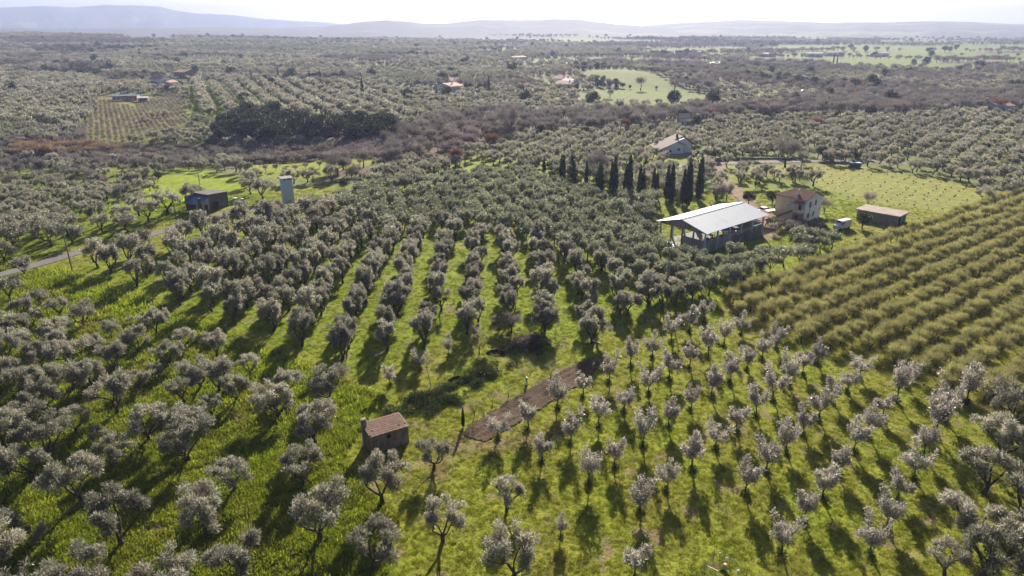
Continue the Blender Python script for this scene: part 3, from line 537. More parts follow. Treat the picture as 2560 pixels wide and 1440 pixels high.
for k in range(26):
    px, py = R.uniform(1000, 2200), 0; py = 375 - (px - 1000) * .09 + R.uniform(-25, 15); put('evergreen_tree', *G(px, py), R.uniform(.6, 1.0), 'dark ivy-clad evergreen among the leafless valley trees', 'evergreens among the valley trees')
for px, py, s in [(1140, 415, .9), (1230, 375, 1.1), (1120, 370, 1.0), (2040, 325, .9), (2215, 392, .6), (1560, 330, .9), (1780, 300, .8), (115, 395, .7), (2490, 285, 1.3), (2140, 285, .8), (1165, 300, .9)]:
    rk = sorted([1140, 1230, 1120, 2040, 2215, 1560, 1780, 115, 2490, 2140, 1165]).index(px) + 1
    put('rusty_tree', *G(px, py), s, f'rust-brown leafless tree, {ordn(rk)} from the left among the rust-brown ones', 'rust-brown leafless trees')
fill('brown_shrub', ZBR, 50, 3.6, 3.4, 1.0, '', '', .4, .05)
fill('brown_shrub', ZSC, 50, 7, 7, 1.0, '', '', .4, .3)
fill('brown_shrub', ZBK, 50, 4.2, 4.2, 1.2, '', '', .4, .05)
fill('reed', Z_((20, 372), (300, 374), (300, 392), (20, 396)), 50, 2.6, 2.6, 1.0, '', '', .4, .05)
# dark weed clumps dotted in lines over the right meadow
fill('brown_shrub', ZM, 40, 3.6, 3.2, .16, '', '', .35, .3)
# far plain
specs = [(238, 470, 6.4, 1.0), (470, 900, 7.6, 1.1), (900, 1600, 11.0, 1.5), (1600, 3000, 15.0, 1.7), (3000, 7000, 30.0, 2.2)]
ZALL = [Z_((-500, 190), (270, 200), (232, 300), (200, 322), (-500, 330)), ZM, ZYARD, ZD, ZC, ZP, ZG1, ZG2, ZLM, ZLR, ZSC, ZBR, ZEV, ZVY, ZR, ZFA, ZFB, ZFC, ZVA, ZRO, ZH] + STR
for (d0, d1, sp, s) in specs:
    e = 1.1 * d1; xs = np.arange(-e, e, sp); ys = np.arange(100, d1, sp); X, Y = np.meshgrid(xs, ys); X = X.ravel(); Y = Y.ravel()
    d = np.hypot(X, Y); k = (d >= d0) & (d < d1) & (np.abs(X) < Y * .92 + 40); X, Y = X[k], Y[k]
    pi = parcel(X, Y); ty = ptype(pi, X, Y); ca_, sa_ = np.cos(PA[pi]), np.sin(PA[pi])
    # snap to the parcel's own rows
    u = X * ca_ + Y * sa_; v = -X * sa_ + Y * ca_; rowm = sp * np.where(ty == 0, 1.35, 1.0); u = np.round(u / rowm) * rowm + RNG.uniform(-.12, .12, X.size) * sp
    X = u * ca_ - v * sa_; Y = u * sa_ + v * ca_
    k = clearof(X, Y)
    for z in ZALL: k &= ~inpoly(X, Y, z)
    edge = RNG.uniform(0, 1, X.size) < np.where(ty == 3, np.where(d[k.argmax()] > 1000, .05, .02), .93); k &= edge
    for a, b, t in zip(X[k], Y[k], ty[k]):
        ss = s * R.uniform(.8, 1.25)
        if t == 0: put('olive_tree', a, b, ss, 'olive tree in a far grove on the plain', 'olive trees of the far plain')
        elif t == 1: put('dark_olive_tree', a, b, ss * 1.2, 'dark olive in a far grove on the plain', 'dark olives of the far plain')
        elif t == 2 or t == 3: put('bare_tree', a, b, ss * R.uniform(.45, .7), 'leafless tree in a far wood on the plain', 'leafless trees of the far plain')
        elif R.random() < .5: put('evergreen_tree', a, b, ss * R.uniform(.55, .8), 'dark evergreen tree far out on the plain', 'evergreens of the far plain')
        else: put('bare_tree', a, b, ss * .6, 'leafless tree in a far wood on the plain', 'leafless trees of the far plain')
for k in range(150):
    dd = math.exp(R.uniform(math.log(450), math.log(3500))); a = R.uniform(-.62, .62); xx, yy = dd * math.sin(a), dd * math.cos(a)
    if any(inpoly(np.array([xx]), np.array([yy]), z)[0] for z in (ZFA, ZFB, ZM)): continue
    put('evergreen_tree', xx, yy, R.uniform(.7, 1.3) * (1 + dd / 4000), 'dark round tree standing above the groves of the plain', 'lone dark trees of the plain')
# ---- individuals and masses
STUFFN = {'olive_tree': ('olive_grove', 'grey olive groves covering the far plain'), 'dark_olive_tree': ('dark_olive_grove', 'dark green olives beyond the nearest ones'), 'hazel_tree': ('orchard', 'farther trees of the leafless orchard'),
          'bare_tree': ('bare_woods', 'leafless woods of the valley and plain'), 'evergreen_tree': ('evergreen_woods', 'dark evergreen woods of the plain'), 'brown_shrub': ('undergrowth', 'brown leafless scrub along the stream'), 'sapling': ('sapling_field', 'small leafless trees of the tan plot'), 'reed': ('reeds', 'tan reeds along the stream bank')}
def gn_scatter(name, label, pts, meshes, extra=None):
    col = bpy.data.collections.new(name + '_kinds')
    for i, me in enumerate(meshes): col.objects.link(bpy.data.objects.new(f'{name}_piece_{i:02d}', me))
    me = bpy.data.meshes.new(name); n = len(pts); me.vertices.add(n); co = np.array([(p[0], p[1], p[2]) for p in pts], np.float32); me.vertices.foreach_set('co', co.ravel())
    A = lambda nm, ty, key, val: me.attributes.new(nm, ty, 'POINT').data.foreach_set(key, val)
    A('rot', 'FLOAT', 'value', np.array([p[3] for p in pts], np.float32)); A('scl', 'FLOAT', 'value', np.array([p[4] for p in pts], np.float32)); A('idx', 'INT', 'value', np.array([p[5] for p in pts], np.int32))
    if extra is not None: A('gcol', 'FLOAT_VECTOR', 'vector', extra.astype(np.float32).ravel())
    me.update(); o = meshobj(name, me); o['kind'] = 'stuff'; o['label'] = label
    ng = bpy.data.node_groups.new(name, 'GeometryNodeTree'); ng.interface.new_socket('Geometry', in_out='INPUT', socket_type='NodeSocketGeometry'); ng.interface.new_socket('Geometry', in_out='OUTPUT', socket_type='NodeSocketGeometry')
    N = ng.nodes; Lk = ng.links; gi = N.new('NodeGroupInput'); go = N.new('NodeGroupOutput'); ip = N.new('GeometryNodeInstanceOnPoints'); ci = N.new('GeometryNodeCollectionInfo')
    ci.inputs[0].default_value = col; ci.inputs['Separate Children'].default_value = True; ci.inputs['Reset Children'].default_value = True; ip.inputs['Pick Instance'].default_value = True
    def at(nm, ty):
        a = N.new('GeometryNodeInputNamedAttribute'); a.data_type = ty; a.inputs[0].default_value = nm; return a.outputs[0]
    m2p = N.new('GeometryNodeMeshToPoints'); Lk.new(gi.outputs[0], m2p.inputs[0])
    Lk.new(m2p.outputs[0], ip.inputs['Points']); Lk.new(ci.outputs[0], ip.inputs['Instance']); Lk.new(at('idx', 'INT'), ip.inputs['Instance Index'])
    cx = N.new('ShaderNodeCombineXYZ'); Lk.new(at('rot', 'FLOAT'), cx.inputs[2]); er = N.new('FunctionNodeEulerToRotation'); Lk.new(cx.outputs[0], er.inputs[0]); Lk.new(er.outputs[0], ip.inputs['Rotation'])
    Lk.new(at('scl', 'FLOAT'), ip.inputs['Scale']); Lk.new(ip.outputs[0], go.inputs[0])
    md = o.modifiers.new('scatter', 'NODES'); md.node_group = ng; return o
def merged(nm, a, b):
    def rd(m, key, coll, n, t):
        q = np.empty(n, t); coll.foreach_get(key, q); return q
    va = rd(a, 'co', a.vertices, len(a.vertices) * 3, np.float32).reshape(-1, 3); vb = rd(b, 'co', b.vertices, len(b.vertices) * 3, np.float32).reshape(-1, 3)
    fa = rd(a, 'vertex_index', a.loops, len(a.loops), np.int32).reshape(-1, 4); fb = rd(b, 'vertex_index', b.loops, len(b.loops), np.int32).reshape(-1, 4)
    return npmesh(nm, np.concatenate([va, vb]), np.concatenate([fa, fb + len(va)]), [a.materials[0], b.materials[0]], np.r_[np.zeros(len(fa)), np.ones(len(fb))])
CAT = {'olive_tree': 'olive tree', 'dark_olive_tree': 'olive tree', 'young_olive_tree': 'young olive tree', 'hazel_tree': 'orchard tree', 'bare_tree': 'bare tree', 'rusty_tree': 'bare tree', 'evergreen_tree': 'evergreen tree', 'cypress_tree': 'cypress', 'sapling': 'small tree', 'fruit_tree': 'fruit tree'}
NMAX = 298
def maketree(kind, x, y, s, rot, lab, grp, d, sz=None):
    L = LIB['upright' if 'grove row' in lab else kind]; z = tz(x, y)
    if d > 330 or kind == 'sapling':
        if d > 480 or not L['mid']: me = R.choice(L['low'])
        else:
            if not L.get('midS'):
                L['midS'] = [merged(kind, a, b) for (a, b) in L['mid']]
            me = R.choice(L['midS'])
        o = meshobj(kind, me); tag(o, lab, CAT[kind], grp); o.location = (x, y, z); o.rotation_euler = (0, 0, rot)
    else:
        tm, cm = R.choice(L['hi'] if (L['hi'] and d < 150) or not L['mid'] else L['mid'])
        o = thing(kind, lab, CAT[kind], (x, y, z), rot, grp); meshobj('trunk', tm, o); meshobj('crown', cm, o)
        if kind == 'young_olive_tree': q = meshobj('base_weeds', WEED, o)
    zz = s * R.uniform(.9, 1.1) if sz is None else sz; o.scale = (s, s, zz); return o
MEADOW = [p for p in VEG['brown_shrub'] if p[2] < .3]; VEG['brown_shrub'] = [p for p in VEG['brown_shrub'] if p[2] >= .3]
for kind, pts in VEG.items():
    if not pts or kind == 'upright': continue
    arr = []
    for p in pts:
        d = math.hypot(p[0], p[1]); u, v = P(p[0], p[1], 1.5); vis = -40 < u < 2600 and -20 < v < 1500
        arr.append((not vis, d / p[2] ** .5, p, d))
    arr.sort(key=lambda q: (q[0], q[1]))
    ind = [] if kind in ('brown_shrub', 'reed') else arr[:NMAX]; rest = arr if not ind else arr[NMAX:]
    for (_, _, p, d) in ind: maketree(kind, *p, d)
    if rest:
        L = LIB[kind]
        if 'mid' in L and L['mid'] and any(q[3] < 330 for q in rest):
            L.setdefault('midS', None)
            if not L['midS']: L['midS'] = [merged(kind, a, b) for (a, b) in L['mid']]
            ms = L['midS']
        else: ms = []
        nm = len(ms); meshes = ms + L['low']; nl_ = len(L['low'])
        P_ = []
        for (_, _, p, d) in rest:
            i = R.randrange(nm) if (nm and d < 420) else nm + R.randrange(nl_); P_.append((p[0], p[1], tz(p[0], p[1]), p[3], p[2], i))
        gn_scatter(STUFFN[kind][0], STUFFN[kind][1], P_, meshes)
gn_scatter('meadow_weeds', 'dark weed clumps dotted over the right meadow', [(p[0], p[1], tz(p[0], p[1]), p[3], R.uniform(.3, .65), 0) for p in MEADOW], [WEED])
# cypress line and other singled-out trees
CY = [(1360, 438, 6.0), (1403, 450, 7.6), (1408, 455, 8.0), (1435, 462, 7.0), (1465, 470, 7.6), (1497, 476, 7.8), (1502, 480, 8.0), (1528, 486, 9.0), (1535, 490, 11.0), (1563, 484, 8.4), (1571, 492, 11.6), (1598, 490, 8.4), (1606, 494, 8.0), (1632, 492, 8.0), (1640, 494, 7.2), (1666, 500, 9.4), (1676, 510, 10.8), (1706, 512, 9.6), (1717, 520, 13.0), (1746, 500, 12.2)]
for i, (px, py, h) in enumerate(CY):
    g_ = G(px, py); maketree('cypress_tree', *g_, h / 9 * 1.05, R.uniform(0, 6), f'tall dark cypress, {ordn(i + 1)} from the left in the line before the villa', 'cypresses in the line', math.hypot(*g_), h / 9 * 1.12)
for px, py, h, lab in [(630, 205, 7, 'far cypress left in the far pair above the row grove'), (618, 208, 6, 'smaller far cypress beside the far pair above the row grove'), (697, 205, 8, 'single far cypress right of the far pair'), (775, 205, 7, 'far cypress right of a rounded tree'), (802, 207, 7, 'far cypress behind the small far white house'), (1222, 235, 8, 'dark cypress beside the rounded tree right of the white villa'), (907, 245, 9, 'lone dark cypress standing in the grey far grove'), (2083, 160, 7, 'left of two far cypresses on the right plain'), (2092, 160, 7, 'right of two far cypresses on the right plain')]:
    g_ = G(px, py); maketree('cypress_tree', *g_, h / 9 * 1.3, 1.0, lab, 'far cypresses', math.hypot(*g_), h / 9 * 1.6)
for px, py, s, lab in [(1870, 515, .62, 'dark rounded evergreen behind the white-roofed barn'), (1930, 518, .62, 'dark evergreen tree left of the farmhouse'), (2155, 572, .62, 'dark bush with rusty edge left of the flat-roofed shed'), (860, 472, .5, 'left of two low dark pyramids of evergreen behind the lane'), (897, 470, .45, 'right of two low dark pyramids of evergreen behind the lane'), (1782, 400, .6, 'dark conical evergreen right of the near villa'), (395, 455, .5, 'dark ivy-covered tree beyond the small clearing'), (2055, 400, .75, 'dark garden tree behind the lane right of the bare oak'),
                       (2225, 268, 1.5, 'large dark evergreen beyond the right groves'), (1205, 235, 1.2, 'round dark tree right of the white villa'), (1138, 205, 1.2, 'dark pine behind the white villa'), (560, 205, .9, 'dark spreading evergreen above the far rows'), (1475, 215, 1.0, 'dark tree right of the far white farm')]:
    g_ = G(px, py); maketree('evergreen_tree', *g_, s, R.uniform(0, 6), lab, None, math.hypot(*g_)); 
for i in range(9):
    g_ = G(2062 + i * 10, 402 + R.uniform(-1, 1)); maketree('evergreen_tree', *g_, .42, R.uniform(0, 6), f'dark clipped bush, {ordn(i + 1)} from the left in the hedge by the lane', 'hedge bushes by the lane', math.hypot(*g_))
for px, py, s, kk, lab in [(1508, 222, .8, 'evergreen_tree', 'first dark bush right of the farm between the green fields'), (1540, 222, .6, 'evergreen_tree', 'second dark bush right of the farm between the green fields'), (1556, 221, .7, 'evergreen_tree', 'third dark bush right of the farm between the green fields'), (1602, 226, 1.2, 'bare_tree', 'large leafless tree between the two green fields'), (1685, 232, 1.2, 'bare_tree', 'leafless tree at the right end between the green fields'), (1640, 224, .4, 'evergreen_tree', 'small dark shrub between the green fields'), (1575, 223, .4, 'evergreen_tree', 'small dark shrub left of the large leafless field tree'), (1525, 246, .7, 'bare_tree', 'faint leafless tree on the lower green field')]:
    g_ = G(px, py); maketree(kk, *g_, s, R.uniform(0, 6), lab, None, math.hypot(*g_))
for i in range(16):
    g_ = G(1715 + i * 10, 219 + .9 * i); maketree('bare_tree', *g_, R.uniform(.5, .8), R.uniform(0, 6), f'leafless hedgerow tree, {ordn(i + 1)} from the left along the green hill field', 'hedgerow along the green hill field', math.hypot(*g_))
g_ = G(1430, 462); (tm, cm) = pair('conifer', g_conifer(5, 2600, .6, .08), M['ever'], M['bark']); o = thing('conifer_tree', 'feathery cedar rising behind the left cypresses', 'conifer', (*g_, tz(*g_))); meshobj('trunk', tm, o); meshobj('crown', cm, o)
for px, py, s, lab in [(1962, 418, 1.35, 'large leafless oak standing alone by the lane at the meadow edge'), (1490, 455, 1.1, 'broad leafless tree behind the cypress line beside the cedar'), (1815, 500, .6, 'leafless purple tree behind the barn'), (2260, 292, 1.1, 'dark-limbed leafless tree left of the blue house'), (1270, 345, 1.6, 'largest leafless poplar of the stream valley'), (2060, 535, .5, 'bare forked tree right of the farmhouse'), (2170, 520, .5, 'bare tree behind the flat-roofed shed'), (1280, 832, .45, 'bare forked tree rising out of the brush heap')]:
    g_ = G(px, py); maketree('bare_tree', *g_, s, R.uniform(0, 6), lab, None, min(149, math.hypot(*g_)))
for px, py, s, lab in [(1376, 944, 1.0, 'right-hand leafless fruit tree on the edge of the ploughed strip'), (1316, 958, 1.15, 'leafless fruit tree with green and white wrapping at its foot'), (1270, 992, .8, 'spindly leafless fruit tree, middle of the ploughed edge'), (1230, 1015, .8, 'spindly leafless fruit tree, second from the near end of the ploughed edge'), (1187, 1042, .9, 'leafless fruit tree nearest the slim dark post cypress'), (1200, 886, 1.5, 'pale leafless tree on the grass left of the burrow mound'), (1804, 1300, .6, 'tiny staked leafless sapling among the young olives')]:
    g_ = G(px, py); maketree('fruit_tree', *g_, s, R.uniform(0, 6), lab, 'small leafless fruit trees', 80)
g_ = G(1158, 1068); maketree('cypress_tree', *g_, .28, 0, 'slim dark little cypress at the near end of the ploughed strip', None, 80, .33)
o = thing('birch_pole', 'thin pale leaning bare pole tree on the grass behind the hut', 'bare tree', (*G(1078, 966), tz(*G(1078, 966))))
MB().tube([(0, 0, -.2), (-.2, .1, 1.2), (-.55, .2, 2.8), (-.5, .1, 4.6)], [.08, .07, .05, .02]).part('trunk', M['pale_bark'], o, True)
meshobj('crown', npmesh('pole_twigs', *sprigs(np.random.default_rng(4), [(-.5, .1, 4.5), (-.5, .1, 3.9)], [.6, .5], 140, .5, .012, .5, 1, .5), [M['bare']]), o)
# ------------------------------------------------------------------ brush heap, burrow, brambles
BR = [(1020, 1012), (1060, 1000), (1100, 985), (1135, 968), (1165, 945), (1205, 925), (1240, 905), (1270, 885), (1300, 870), (1335, 852), (1045, 1025), (1090, 1010), (1130, 990), (1180, 965), (1230, 930), (1275, 905), (1310, 885)]
rg = np.random.default_rng(21); C = []; Rd = []
for px, py in BR:
    gg = G(px, py)
    for k in range(5 if px < 1120 else 3): C.append((gg[0] + rg.normal(0, 1.25), gg[1] + rg.normal(0, 1.1), tz(*gg) + .15)); s = rg.uniform(.45, 1.35); Rd.append((s, s, s * rg.uniform(.35, .75)))
q = meshobj('low_weeds', npmesh('low_weeds', *sprigs(rg, [(c_[0] + rg.normal(0, .8), c_[1] + rg.normal(0, .8), c_[2] - .1) for c_ in C], [(r_[0] * .9, r_[0] * .9, .4) for r_ in Rd], 14000, .3, .04, .6, .9, .7, .5), [M['weed']])); q['kind'] = 'stuff'; q['label'] = 'bright green weeds fringing the old ditch'
o = meshobj('bramble_undergrowth', npmesh('bramble', *sprigs(rg, C, Rd, 20000, .3, .045, .5, .9, .7, .5), [M['bramble']])); o['kind'] = 'stuff'; o['label'] = 'dark green brambles along the old ditch'
g0 = G(1315, 862); o = thing('brush_heap', 'dark heap of cut branches at the upper end of the ditch', 'brush heap', (*g0, tz(*g0)))
ps = []
for k in range(260):
    a = rg.uniform(0, 6.28); c = np.array([rg.normal(0, 2.2), rg.normal(0, 1.6), rg.uniform(.1, 1.5)]); L_ = rg.uniform(.8, 2.2); dv = np.array([math.cos(a), math.sin(a), rg.uniform(-.25, .35)]) * L_
    ps.append((curve(c - dv / 2, c + dv / 2, rg, .08, 4), np.linspace(.05, .015, 4)))
q = meshobj('cut_branches', npmesh('cut_branches', *tubes(ps, 4), [mat('dead_wood', (.085, .06, .05), .9, .2, .4, 4)]), o); q['kind'] = 'stuff'
q = meshobj('twigs', npmesh('heap_twigs', *sprigs(rg, [(0, 0, .4), (1, .3, .4), (-1, -.2, .4)], [(2.2, 1.7, .9)] * 3, 3500, .6, .015, .3, .8, .8), [M['bare']]), o); q['kind'] = 'stuff'
o = thing('log', 'pale log lying on the grass right of the brush heap', 'log', (*G(1490, 858), tz(*G(1490, 858)) + .12), -.6); MB().tube([(-.9, 0, 0), (0, .05, .02), (.9, 0, 0)], [.12, .13, .1], 8).part('stem', M['pale_bark'], o, True)
M['earth'] = groundmat('dark_earth', False, (.035, .025, .018), 0)
for i, (px, py, lab) in enumerate([(1146, 952, 'near dark burrow opening in the ditch bank'), (1240, 884, 'upper dark burrow opening in the ditch bank')]):
    g_ = G(px, py); V = []; F = []
    n = 20
    V.append((0, .1, .12))
    for rI, (rr_, zz_) in enumerate([(.7, .1), (.95, .4), (1.25, .25), (1.6, -.08)]):
        for k in range(n):
            a = k / n * 6.283; hood = 1.0 if math.sin(a) > -.2 else .12; V.append((math.cos(a) * rr_ * 1.15, math.sin(a) * rr_ * .8, (zz_ * hood if zz_ > 0 else zz_) + R.uniform(-.04, .04)))
    F += [(0, 1 + k, 1 + (k + 1) % n) for k in range(n)]
    for rI in range(3): F += [(1 + rI * n + k, 1 + (rI + 1) * n + k, 1 + (rI + 1) * n + (k + 1) % n, 1 + rI * n + (k + 1) % n) for k in range(n)]
    me = bpy.data.meshes.new('burrow'); me.from_pydata(V, [], F); me.materials.append(M['earth']); me.update(); o = meshobj('earth_burrow', me); tag(o, lab, 'burrow'); o.location = (*g_, tz(*g_) + .02)
#BUILDINGS
M['hutwall'] = stained('hut_block_wall', (.27, .225, .185), (.17, .14, .115), .9, 1.5, .4, .6)
M['tile'] = stained('terracotta_tile', (.42, .26, .20), (.28, .20, .17), .85, 1.6, .42, .6)
M['dark'+'hole'] = mat('dark_interior', (.02, .02, .02), .9, .1, .1)
M['concrete'] = stained('grey_concrete', (.27, .27, .26), (.20, .19, .18), .9, .8, .45, .65)
M['cblock'] = stained('concrete_block_wall', (.36, .37, .39), (.27, .27, .28), .9, .5, .45, .6)
M['sheet'] = stained('white_metal_sheet', (.50, .55, .62), (.46, .48, .52), .6, .35, .5, .7)
M['rustm'] = stained('rusty_steel', (.24, .17, .14), (.32, .28, .25), .7, 2, .4, .6)
M['yellowwall'] = stained('yellow_plaster', (.78, .62, .43), (.66, .51, .36), .9, .7, .4, .65)
M['whitewall'] = stained('flaking_white_plaster', (.74, .72, .71), (.50, .36, .29), .9, .9, .54, .68)
M['brickw'] = stained('brick_plinth', (.34, .19, .15), (.26, .17, .14), .9, 3, .4, .6)
M['redroof'] = stained('old_red_tiles', (.32, .16, .13), (.22, .13, .11), .85, 1.2, .4, .6)
M['white'] = mat('white_paint', (.75, .75, .74), .5, .4, .05)
M['villaw'] = mat('villa_white_wall', (.80, .81, .84), .8, .2, .06)
M['brownroof'] = stained('brown_roof', (.17, .12, .105), (.13, .10, .09), .85, .5, .4, .6)
M['pinkroof'] = mat('pink_roof', (.45, .25, .20), .85, .2, .12)
M['shutter'] = mat('blue_shutter', (.08, .14, .17), .6, .3, .1)
M['glass'] = mat('dark_glass', (.03, .035, .04), .12, .6, .02)
M['wood'] = mat('weathered_wood', (.20, .15, .11), .85, .2, .3, 5)
M['greypaint'] = mat('grey_blue_paint', (.46, .55, .66), .7, .3, .06)
M['purple'] = mat('purple_wall', (.32, .10, .30), .8, .2, .1)
M['magenta'] = mat('magenta_wall', (.22, .06, .12), .8, .2, .1)
M['bluetarp'] = mat('blue_sheeting', (.03, .12, .24), .45, .5, .3, 2, .5, 4)
M['green'] = mat('green_plastic', (.05, .35, .25), .5, .4, .05)
M['teal'] = mat('dark_green_metal', (.03, .10, .08), .5, .4, .1)
M['orange'] = mat('orange_paint', (.60, .22, .03), .5, .4, .08)
M['yellow'] = mat('yellow_paint', (.60, .42, .04), .5, .4, .08)
M['red'] = mat('red_paint', (.45, .05, .03), .5, .4, .08)
M['blue'] = mat('blue_paint', (.05, .15, .40), .4, .5, .05)
M['carwhite'] = mat('car_white', (.70, .72, .74), .25, .6, .02)
M['cardark'] = mat('car_dark', (.03, .035, .05), .25, .6, .02)
M['rubber'] = mat('rubber', (.02, .02, .02), .8, .2, .05)
M['galv'] = mat('galvanised', (.35, .37, .38), .45, .5, .05, metal=.6)
M['insul'] = mat('green_glass_insulator', (.15, .45, .42), .2, .6, .02)
M['pole'] = mat('grey_pole', (.20, .20, .19), .85, .2, .15, 3)
M['darkwall'] = stained('dark_sooty_wall', (.14, .125, .12), (.10, .085, .08), .9, 1, .4, .6)
M['stone'] = stained('field_stone', (.28, .25, .22), (.20, .18, .16), .9, 3, .4, .6)
def win(parent, mb_open, mb_frame=None, fm=None):
    q = mb_open.part('window', M['darkhole'], parent)
    if mb_frame: mb_frame.part('frame', fm or M['shutter'], q)
    return q
# 1 stone hut ---------------------------------------------------------------
A, B = G(931, 1137), G(1021, 1108); o = thing('stone_hut', 'small block hut with tiled roof and chimney standing in the grass', 'hut', (*A, tz(*A)), frame(A, B)); Lx, Ly, h0, h1 = 4.95, 2.9, 2.62, 2.85
def hutz(y): return h0 + (h1 - h0) * y / Ly
m = MB(); m.prism([(0, 0, -.4), (Lx, 0, -.4), (Lx, Ly, -.4), (0, Ly, -.4)], [(0, 0, h0), (Lx, 0, h0), (Lx, Ly, h1), (0, Ly, h1)]); m.part('wall', M['hutwall'], o)
# block courses, laid proud of the core wall, one joined skin
m = MB(); rc = random.Random(2)
for face in range(2):
    Lf = Lx if face == 0 else Ly
    for c in range(15):
        z0_ = -.05 + c * .2; xo = -.2 * (c % 2)
        while xo < Lf:
            a_, b_ = max(xo, 0), min(xo + .385, Lf); xo += .4; q = .018 + rc.uniform(0, .022); z1_ = z0_ + .185
            if b_ - a_ < .06: continue
            if face == 0:
                if 2.0 < b_ and a_ < 2.62 and 1.62 < z1_ and z0_ < 2.3: continue
                if z1_ > h0: continue
                m.box(a_, b_, -q, .002, z0_, z1_)
            else:
                if z1_ > hutz(a_): continue
                m.box(-q, .002, a_, b_, z0_, z1_)
q = m.part('block_courses', M['hutwall'], o); q['kind'] = 'stuff'
q = MB().box(2.05, 2.6, -.012, .05, 1.68, 2.2).part('window', M['darkhole'], o); MB().box(1.95, 2.7, -.06, .02, 2.22, 2.32).part('lintel', M['concrete'], q)
m = MB(); m.slab([(-.15, -.25, hutz(-.25) + .01), (Lx + .12, -.25, hutz(-.25) + .01), (Lx + .12, Ly + .15, hutz(Ly + .15) + .01), (-.15, Ly + .15, hutz(Ly + .15) + .01)], .06); m.part('roof_boards', M['wood'], o)
m = MB()
for k in range(26):
    xk = -.12 + k * .198
    for j in range(8):
        y0_ = -.30 + j * .42 + (rc.uniform(-.07, .07) if j == 0 else 0); y1_ = min(y0_ + .47, Ly + .2)
        if (k > 23 and j in (0, 1)) or rc.random() < .015: continue
        z0_ = hutz(y0_) + .10 + rc.uniform(0, .02); z1_ = hutz(y1_) + .07
        pr0 = [(xk + .085 * math.cos(t), y0_, z0_ + .075 * math.sin(t)) for t in np.linspace(0, math.pi, 5)]; pr1 = [(xk + .07 * math.cos(t), y1_, z1_ + .06 * math.sin(t)) for t in np.linspace(0, math.pi, 5)]
        m.prism(pr0, pr1)
q = m.part('roof_tiles', M['tile'], o); q['kind'] = 'stuff'
m = MB(); m.box(-.28, .28, 2.1, 2.65, -.3, 3.55); q = m.part('chimney', M['concrete'], o); MB().box(-.34, .34, 2.04, 2.71, 3.55, 3.65).box(-.25, -.15, 2.15, 2.6, 3.65, 3.9).box(.15, .25, 2.15, 2.6, 3.65, 3.9).box(-.3, .3, 2.08, 2.67, 3.9, 3.98).part('chimney_cap', M['concrete'], q)
# 2 barn ----------------------------------------------------------------------
A, B = G(1759, 634), G(1903, 586); LB = math.dist(A, B); WB = 13.0; o = thing('open_barn', 'large open barn with white metal roof and block half walls', 'barn', (*A, tz(*A)), frame(A, B)); hE, hP = 5.35, 7.1; ov = .9
def slope(y0_, z0_, y1_, z1_, nm):
    np_ = 12; wdt = (LB + 2 * ov) / np_
    for k in range(np_):
        xa = -ov + k * wdt; m = MB(); m.slab([(xa + .003, y0_, z0_), (xa + wdt - .003, y0_, z0_), (xa + wdt - .003, y1_, z1_), (xa + .003, y1_, z1_)], .05)
        if False: m.slab([(xa + .02, y0_, z0_ + .052), (xa + .07, y0_, z0_ + .052), (xa + .07, y1_, z1_ + .052), (xa + .02, y1_, z1_ + .052)], .008)
        m.part('roof_panel', M['sheet'], o)
dz_ = (hP - hE) / (WB / 2) * ov; slope(-ov, hE - dz_, WB / 2, hP, 0); slope(WB / 2 + .004, hP, WB + ov, hE - dz_, 1)
MB().prism([(-ov, WB / 2 - .35, hP + .0), (-ov, WB / 2, hP + .14), (-ov, WB / 2 + .35, hP + .0)], [(LB + ov, WB / 2 - .35, hP), (LB + ov, WB / 2, hP + .14), (LB + ov, WB / 2 + .35, hP)]).part('ridge_cap', M['sheet'], o)
for i in range(6):
    xk = LB * i / 5
    MB().box(xk - .17, xk + .17, -.19, .16, -.3, hE - .1).part('post', M['greypaint'], o); MB().box(xk - .17, xk + .17, WB - .16, WB + .18, -.3, hE - .1).part('post', M['greypaint'], o)
    zf = lambda y: hE + (hP - hE) * (y / (WB / 2) if y < WB / 2 else (WB - y) / (WB / 2))
    MB().prism([(xk - .1, 0, hE - .5), (xk + .1, 0, hE - .5), (xk + .1, 0, hE - .12), (xk - .1, 0, hE - .12)], [(xk - .1, WB / 2, hP - .9), (xk + .1, WB / 2, hP - .9), (xk + .1, WB / 2, hP - .1), (xk - .1, WB / 2, hP - .1)]).prism([(xk - .1, WB, hE - .12), (xk + .1, WB, hE - .12), (xk + .1, WB, hE - .5), (xk - .1, WB, hE - .5)], [(xk - .1, WB / 2, hP - .1), (xk + .1, WB / 2, hP - .1), (xk + .1, WB / 2, hP - .9), (xk - .1, WB / 2, hP - .9)]).part('truss', M['rustm'], o)
MB().prism([(-.16, .2, hE - .6), (-.16, WB - .2, hE - .6), (-.16, WB - .2, hE - .08), (-.16, WB / 2, hP - .08), (-.16, .2, hE - .08)], [(-.11, .2, hE - .6), (-.11, WB - .2, hE - .6), (-.11, WB - .2, hE - .08), (-.11, WB / 2, hP - .08), (-.11, .2, hE - .08)]).part('gable_panel', M['rustm'], o)
for yk in (3.3, 6.5, 9.7): MB().box(-.15, .15, yk - .15, yk + .15, -.3, hE - .5).part('post', M['rustm'], o)
hw = 3.0
for i in range(5):
    xa, xb = LB * i / 5 + .18, LB * (i + 1) / 5 - .18; m = MB().box(xa, xb, -.1, .1, -.3, hw); q = m.part('half_wall', M['cblock'], o)
    mm_ = MB(); c = 0
    while .02 + c * .25 < hw - .1:
        z0_ = .02 + c * .25; xo = xa - .25 * (c % 2); c += 1
        while xo < xb:
            a_, b_ = max(xo, xa), min(xo + .48, xb); xo += .5
            if b_ - a_ > .08: mm_.box(a_, b_, -.12 - rc.uniform(0, .012), -.098, z0_, z0_ + .235)
    qq = mm_.part('blocks', M['cblock'], q); qq['kind'] = 'stuff'
